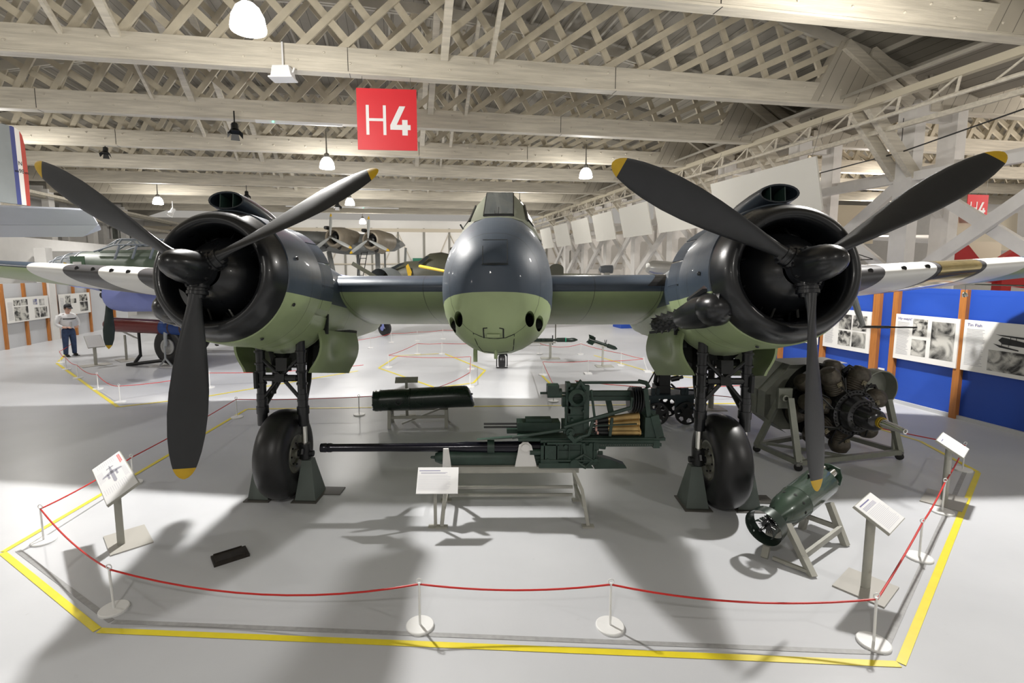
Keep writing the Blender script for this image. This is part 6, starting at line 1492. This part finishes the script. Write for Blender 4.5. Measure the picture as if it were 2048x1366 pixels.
g = MB(); slab(g, [(-10.6, 9.52, 3.74), (-9.02, 9.52, 3.73), (-7.22, 9.52, 3.72), (-7.20, 9.52, 3.72)], [(-10.9, 9.8, 3.53), (-9.33, 9.8, 3.53), (-7.74, 9.8, 3.53), (-7.36, 9.78, 3.66)], .03); g.build('elevator', mat('elevator_silver', (.56, .58, .64), .5, .1), bt)
g = MB(); g.tube([Vector(p) - O for p in ((-10.6, 9.5, 3.735), (-7.2, 9.5, 3.725))], .008, 5); g.build('hinge_line', M_DARK, tp_)
XF = -8.0
def fp(y, z): return Vector((XF, y, z)) - O
fin_o = [(7.0, 3.97), (7.0, 4.9), (7.6, 5.22), (8.2, 5.27), (8.6, 5.28), (8.78, 5.285), (8.78, 3.99)]
g = MB(); g.prism([fp(*p) for p in fin_o], (-.05, 0, 0)); g.build('fin', M_SIL, bt)
for i, (y0, y1, m, a, b, nm) in enumerate(((8.78, 8.865, mat('stripe_blue', (.03, .04, .16), .5), 5.285, 5.283, 'blue_stripe'), (8.865, 8.955, mat('stripe_white', (.62, .60, .56), .5), 5.283, 5.25, 'white_stripe'), (8.955, 9.05, mat('stripe_red', (.36, .04, .025), .5), 5.25, 5.02, 'red_stripe'))):
    g = MB(); g.prism([fp(y0, 3.99), fp(y1 - (.02 if i == 2 else 0), 3.99), fp(y1 + .0, 4.5), fp(y1 - (.012 if i == 2 else 0), b), fp((y0 + y1) / 2, (a + b) / 2 + (.05 if i == 2 else .006)), fp(y0, a)], (-.05, 0, 0)); g.build(nm, m, bt)
for tx, y, z, s_ in (('N', 8.872, 4.66, .10), ('9', 8.872, 4.53, .10), ('8', 8.92, 4.53, .10), ('899', 8.80, 4.53, .05), ('899', 8.985, 4.53, .05)):
    cu = bpy.data.curves.new('serial_number', 'FONT'); cu.body = tx; cu.size = s_; cu.extrude = .001
    to = bpy.data.objects.new('serial_number', cu); COL.objects.link(to); to.parent = bt
    to.rotation_euler = Matrix((Vector((0, 1, 0)), Vector((0, 0, 1)), Vector((1, 0, 0)))).transposed().to_euler(); to.location = fp(y, z) + Vector((.003, 0, 0)); text_to_mesh(to, M_DARK)
g = MB(); g.tube([fp(8.0, 5.2), fp(8.0, 7.0)], .008, 5); g.tube([fp(7.2, 4.9), fp(7.2, 7.0)], .008, 5); g.build('hanging_wire', M_STEEL, bt)

# ================================================================= distant flying boat: wing, two engines, legs and ladder
fb = thing('flying_boat', 'distant grey flying boat wing with two beige-fronted engines and yellow-tipped propellers', 'aircraft', (-9.3, 34.5, 0), 0)
O = Vector((-9.3, 34.5, 0)); M_FBG = mat('flying_boat_grey', (.22, .23, .225), .5, var=.25, vscale=1.2); M_FBB = mat('cowl_beige', (.30, .26, .20), .45, .2, var=.2, vscale=3)
g = MB(); g.loft([[Vector((x, y0 + p.y, z + p.z)) - O for p in section(0, 0, c, 0, t)] for x, y0, c, z, t in ((-16, 35.0, 4, 5.4, .8), (-12.6, 34.6, 4.6, 5.0, 1.1), (-9.3, 34.4, 5.2, 4.7, 1.4), (-6.5, 34.6, 4.6, 4.65, 1.1), (-5.9, 35.2, 2.6, 4.65, .4))], cap=True); g.build('wing', M_FBG, fb)
g = MB(); g.loft([[Vector((-9.0 + a * math.cos(k * PI / 8), y, 4.35 + b * math.sin(k * PI / 8))) - O for k in range(16)] for y, a, b in ((33.9, .5, .2), (34.3, 1.6, .36), (35.5, 2.2, .45), (38, 1.5, .4))], cap=True); g.build('belly_fairing', M_FBG, fb)
g = MB(); g.loft([[Vector((-11.9 + a * math.cos(k * PI / 8), y, 4.45 + b * math.sin(k * PI / 8))) - O for k in range(16)] for y, a, b in ((33.6, .5, .16), (34.3, 1.0, .34), (36, 1.1, .35))], cap=True); g.build('float_fairing', M_FBG, fb)
for i, (x, z) in enumerate(((-9.75, 4.93), (-7.35, 4.75))):
    c0 = Vector((x, 32.6, z)) - O; d = Vector((.28, 1, 0))
    g = MB(); g.lathe([(.9, .42), (.1, .42), (.0, .47), (.02, .56), (.2, .66), (1.0, .72), (2.6, .62)], c0, d, 28); en = g.build('engine_cowling', M_FBB, fb)
    g = MB(); g.lathe([(.5, 0), (.5, .42)], c0, d, 20); g.lathe([(.1, 0), (.2, .2), (.5, .25)], c0, d, 12); g.build('engine_face', M_DARK, en)
    g = MB(); g.lathe([(.0, .17), (.8, .25)], c0 + Vector((.35, .2, -.62)), d, 14); g.lathe([(.05, 0), (.05, .17)], c0 + Vector((.35, .2, -.62)), d, 14, mi=1); g.build('oil_cooler', [M_FBB, M_DARK], en)
    g = MB(); g.lathe([(0, .11), (.35, .13), (.36, 0)], c0 + Vector((-.45, .0, .62)), d, 10, cap=True); g.build('top_intake', M_DARK, en)
    g = MB(); g.lathe([(-.45, 0), (-.4, .06), (-.25, .1), (.2, .1)], c0, d, 12); pr_ = g.build('propeller', M_STEEL, fb)
    for a in (R(-55), R(62), R(178)):
        d_ = Vector((math.sin(a), .1, -math.cos(a))); e_ = Vector((math.cos(a), .5, math.sin(a))).normalized(); n_ = d_.cross(e_); rr = []
        for r_, c_, t_ in ((.1, .1, .08), (.5, .2, .05), (.9, .24, .04), (1.3, .2, .03), (1.42, .14, .02), (1.5, .03, .01)): rr.append([c0 + Vector((-.07, -.25, 0)) + d_ * r_ + e_ * (math.cos(PI * j / 4) * c_ / 2) + n_ * (math.sin(PI * j / 4) * t_ / 2) for j in range(8)])
        g = MB(); g.loft(rr, cap=True, mfun=lambda i, k: 1 if i >= 3 else 0); g.build('blade', [mat('blade_grey', (.32, .33, .32), .4), M_YTIP], pr_)
for a, b, w_ in (((-10.6, 34.5, 4.1), (-9.6, 33.5, 0), .28), ((-9.0, 36, 4.1), (-9.0, 36, 0), .2), ((-7.4, 35, 4.1), (-7.4, 35, 0), .3), ((-6.9, 35, 4.1), (-6.9, 35, 0), .12), ((-13.3, 35, 4.3), (-12.4, 34, 0), .2), ((-5.6, 36, 4.4), (-5.9, 36, 0), .22)):
    g = MB(); g.bar(Vector(a) - O, Vector(b) - O, w_, w_ * .6); g.build('support_leg', M_FBG, fb)
ld_ = thing('ladder', 'thin dark ladder leaning under the distant flying boat', 'ladder', (-8.3, 34.0, 0), 0)
g = MB(); 
for sx in (-.2, .2): g.tube([(sx - .6, 0, 0), (sx + .25, .4, 4.6)], .03, 6)
g.build('rails', M_DARK, ld_); g = MB()
for k in range(12): t_ = k / 12 + .04; x = -.6 + .85 * t_; g.bar((x - .2, .4 * t_, 4.6 * t_), (x + .2, .4 * t_, 4.6 * t_), .04, .04)
g.build('rungs', M_DARK, ld_)
# ---- olive aircraft seen over the left wing
ol = thing('olive_aircraft', 'olive brown aircraft with a low canopy seen over the left wing beside the nose', 'aircraft', (-2.6, 23, 0), 0)
O = Vector((-2.6, 23, 0)); M_OLV = mat('olive_brown', (.075, .075, .05), .5, var=.3, vscale=1.5)
def oring(x, y, w, zt_, zb, n=18): return [Vector((x + (y - 22) * 0, y + w * math.cos(2 * PI * k / n), (zt_ + zb) / 2 + (zt_ - zb) / 2 * math.sin(2 * PI * k / n))) - O for k in range(n)]
g = MB(); g.loft([oring(-4.6, 22.2, .1, 2.6, 2.4), oring(-4.2, 22.2, .5, 3.0, 2.0), oring(-3.4, 22.2, .75, 3.22, 1.7), oring(-2.9, 22.3, .8, 3.24, 1.6), oring(-2.4, 22.3, .85, 3.56, 1.6), oring(-1.9, 22.4, .85, 3.62, 1.6), oring(-.8, 22.5, .8, 3.36, 1.6), oring(2, 23, .6, 2.7, 1.8), oring(5.5, 24, .3, 2.6, 2.2)], cap=True); g.build('fuselage', M_OLV, ol)
g = MB(); g.prism([Vector(p) - O for p in ((-2.86, 21.52, 3.12), (-2.62, 21.5, 3.12), (-2.36, 21.55, 3.40), (-2.48, 21.6, 3.42))], (0, .05, 0)); g.prism([Vector(p) - O for p in ((-4.2, 21.65, 2.85), (-3.6, 21.5, 3.12), (-3.4, 21.5, 3.12), (-3.9, 21.6, 2.85))], (0, .05, 0)); g.build('window', M_DGLASS, ol)
g = MB(); g.tube([Vector((-1.25, 22.3, 3.4)) - O, Vector((-1.25, 22.3, 3.7)) - O], .06, 8); g.sphere(Vector((-1.25, 22.3, 3.75)) - O, .3, 12, 8, (1, 1, .35)); g.build('aerial_pod', M_OLV, ol)
g = MB(); g.lathe([(0, .55), (.6, .6), (1.6, .4)], Vector((-4.4, 20.9, 2.35)) - O, (.5, 1, 0), 20); g.build('engine_cowling', M_SIL, ol)
g = MB(); g.bar(Vector((-5.45, 20.8, 3.12)) - O, Vector((-4.5, 20.8, 2.55)) - O, .05, .16); g.bar(Vector((-4.5, 20.8, 2.55)) - O, Vector((-3.7, 20.8, 2.2)) - O, .05, .16); g.build('propeller', M_OLV, ol)
g = MB(); g.prism([Vector(p) - O for p in ((-3.35, 21.44, 3.0), (-3.25, 21.44, 3.1), (-3.1, 21.43, 2.75), (-3.15, 21.43, 2.5), (-3.25, 21.43, 2.5))], (0, .03, 0)); g.build('yellow_mark', M_YTIP, ol)
# small lavender tail wheel assembly beneath the left wing, far away
t = thing('parked_wheel', 'far dark wheel with a lavender leg, seen just under the left wing', 'wheel', (-4.35, 21.6, 0), 0)
g = MB(); g.lathe([(-.09, .1), (-.09, .28), (-.05, .34), (.05, .34), (.09, .28), (.09, .1)], (0, 0, .34), (.6, 1, 0), 24); g.build('tyre', M_RUB, t)
g = MB(); g.tube([(-.02, -.15, .34), (-.2, -.1, 1.6)], .05, 8); g.lathe([(-.1, 0), (-.1, .1)], (-.03, -.08, .34), (.6, 1, 0), 12); g.build('leg', M_LAV, t)

# ================================================================= things behind the right wing
t = thing('silver_tank', 'silver cylindrical pod lying behind the right columns', 'pod', (10.0, 25.5, 0), 0)
g = MB(); g.lathe([(-.9, 0), (-.85, .25), (-.6, .38), (.8, .38), (.9, 0)], (-1.0, 0, 2.85), (1, .2, -.05), 20); g.build('shell', mat('pod_silver', (.5, .5, .48), .3, .7), t)
g = MB(); g.bar((-1.0, 0, 0), (-1.0, 0, 2.7), .12, .12); g.build('pedestal', M_SGRY, t)
t = thing('olive_fin', 'olive rounded aircraft fin standing up behind the right wing root', 'aircraft', (2.75, 19.4, 0), 0)
g = MB(); g.tube([(0, .04, 0), (0, .04, 2.7)], .02, 6); g.prism([(x, 0, z) for x, z in [(-.28, 2.5), (-.28, 2.8)] + [(-.28 * math.cos(PI * k / 10), 2.85 + .2 * math.sin(PI * k / 10)) for k in range(11)] + [(.28, 2.5)]], (0, .08, 0)); g.build('fin', M_OLV, t)
t = thing('engine_pod', 'dark pod partly hidden behind the right wing and the white braces', 'pod', (8.6, 31.5, 0), 0)
g = MB(); g.lathe([(-.5, 0), (-.4, .2), (-.1, .26), (.35, .26), (.4, .1)], (-1, 0, 2.82), (1, 0, 0), 18); g.build('shell', mat('pod_dark', (.09, .10, .11), .4), t)
g = MB(); g.bar((-1, 0, 0), (-1, 0, 2.7), .3, .3); g.build('pedestal', M_SGRY, t)
MRED2 = mat('aircraft_red', (.42, .02, .02), .35)
t = thing('red_aircraft', 'red aircraft tail surfaces glimpsed between the white braces at right', 'aircraft', (14.6, 15.2, 0), 0)
g = MB(); g.prism([(-.5, 0, 2.6), (1.7, 0, 2.2), (4.2, 0, 4.4), (3.0, 0, 4.4), (.6, 0, 2.9)], (0, .2, 0)); g.prism([(-1.4, 0, 2.7), (-.4, 0, 3.5), (-.1, 0, 3.5), (.8, 0, 2.5)], (0, .12, 0)); g.bar((1, 0, 0), (1, 0, 2.8), .3, .3); g.build('tail_surfaces', MRED2, t)
t = thing('suspended_aircraft', 'small dark engine with rigging wires, hung between right engine and tall column', 'aircraft', (9.3, 14.5, 0), 0)
g = MB(); g.lathe([(-.35, .05), (-.3, .25), (.2, .3), (.6, .15)], (-.15, 0, 3.15), (1, .3, -.1), 14, cap=True); g.box((0, 0, 3.5), (.25, .2, .2)); g.bar((0, .3, 0), (0, .3, 3.0), .1, .1); g.build('engine_nose', M_DARK, t)
g = MB(); g.tube([(.2, 0, 3.6), (2.6, 1, 3.1)], .015, 5); g.tube([(.2, 0, 3.0), (2.6, 1, 3.1)], .015, 5); g.tube([(-.3, 0, 2.72), (3, 1, 2.78)], .03, 5); g.build('rigging_wire', M_DARK, t)
t = thing('gilded_object', 'shiny gold object in the lower opening of the tall right column', 'ornament', B(15.1, 13.3, 0), BY)
g = MB(); g.lathe([(0, .3), (.1, .42), (.35, .46), (.5, .3), (.52, 0)], (.15, 0, 2.35), (.3, -.2, 1), 18, cap=True); g.bar((.15, 0, 0), (.15, 0, 2.4), .3, .3); g.build('shell', mat('gilt', (.5, .32, .03), .2, .9), t)
t = thing('white_jet', 'smooth white aircraft wing seen beyond the right columns, high over the blade', 'aircraft', (22, 24, 0), 0)
g = MB(); g.loft([[Vector((x, p.y, z + p.z)) for p in section(0, 0, c, 0, th_)] for x, c, z, th_ in ((-4, 1.5, 4.3, .15), (0, 2.5, 4.2, .4), (5, 3.5, 4.0, .5))], cap=True); g.bar((1, 1, 0), (1, 1, 4), .3, .3); g.build('wing', M_WHITE, t)
# painted picture board beyond the torpedo at left
t = thing('painted_board', 'brown and grey painted aircraft picture board with a roundel, behind the torpedo', 'board', (-11.0, 19.2, 0), R(-6))
g = MB(); g.box((0, 0, 1.35), (2.6, .05, 1.1)); g.box((0, .05, .4), (.1, .05, .8)); g.build('board', photo_mat('camouflage_print', 4, (.06, .06, .065), (.22, .15, .07), 1.6), t)
g = MB()
for r_, mi, y in ((.13, 0, -.03), (.085, 1, -.034), (.045, 2, -.038)): g.lathe([(0, r_), (.004, r_), (.004, 0)], (-.75, y, 1.62), (0, -1, 0), 20, mi=mi)
g.build('roundel', [M_TXT, M_TXT, MATS['stripe_red']], t)
# display cases and dark clutter far back
for i, (x, y, w_, h_, c) in enumerate(((-3.5, 41, 3, 1.4, 'dark'), (4, 42, 4, 2.2, 'mid'), (-12, 40, 4, 1.8, 'dark'))):
    t = thing('display_case', ('low dark display case by the far doors, left of centre', 'taller grey display case by the far doors', 'dark display case at the far left by the doors')[i], 'case', (x, y, 0), 0)
    g = MB(); g.box((0, 0, h_ / 2), (w_, .8, h_)); g.build('cabinet', mat('case_' + c, (.05, .05, .06) if c == 'dark' else (.2, .2, .2), .4), t)
    g = MB(); g.box((0, 0, h_ + .25), (w_ * .95, .75, .5)); g.build('glass_top', M_GLASS, t)
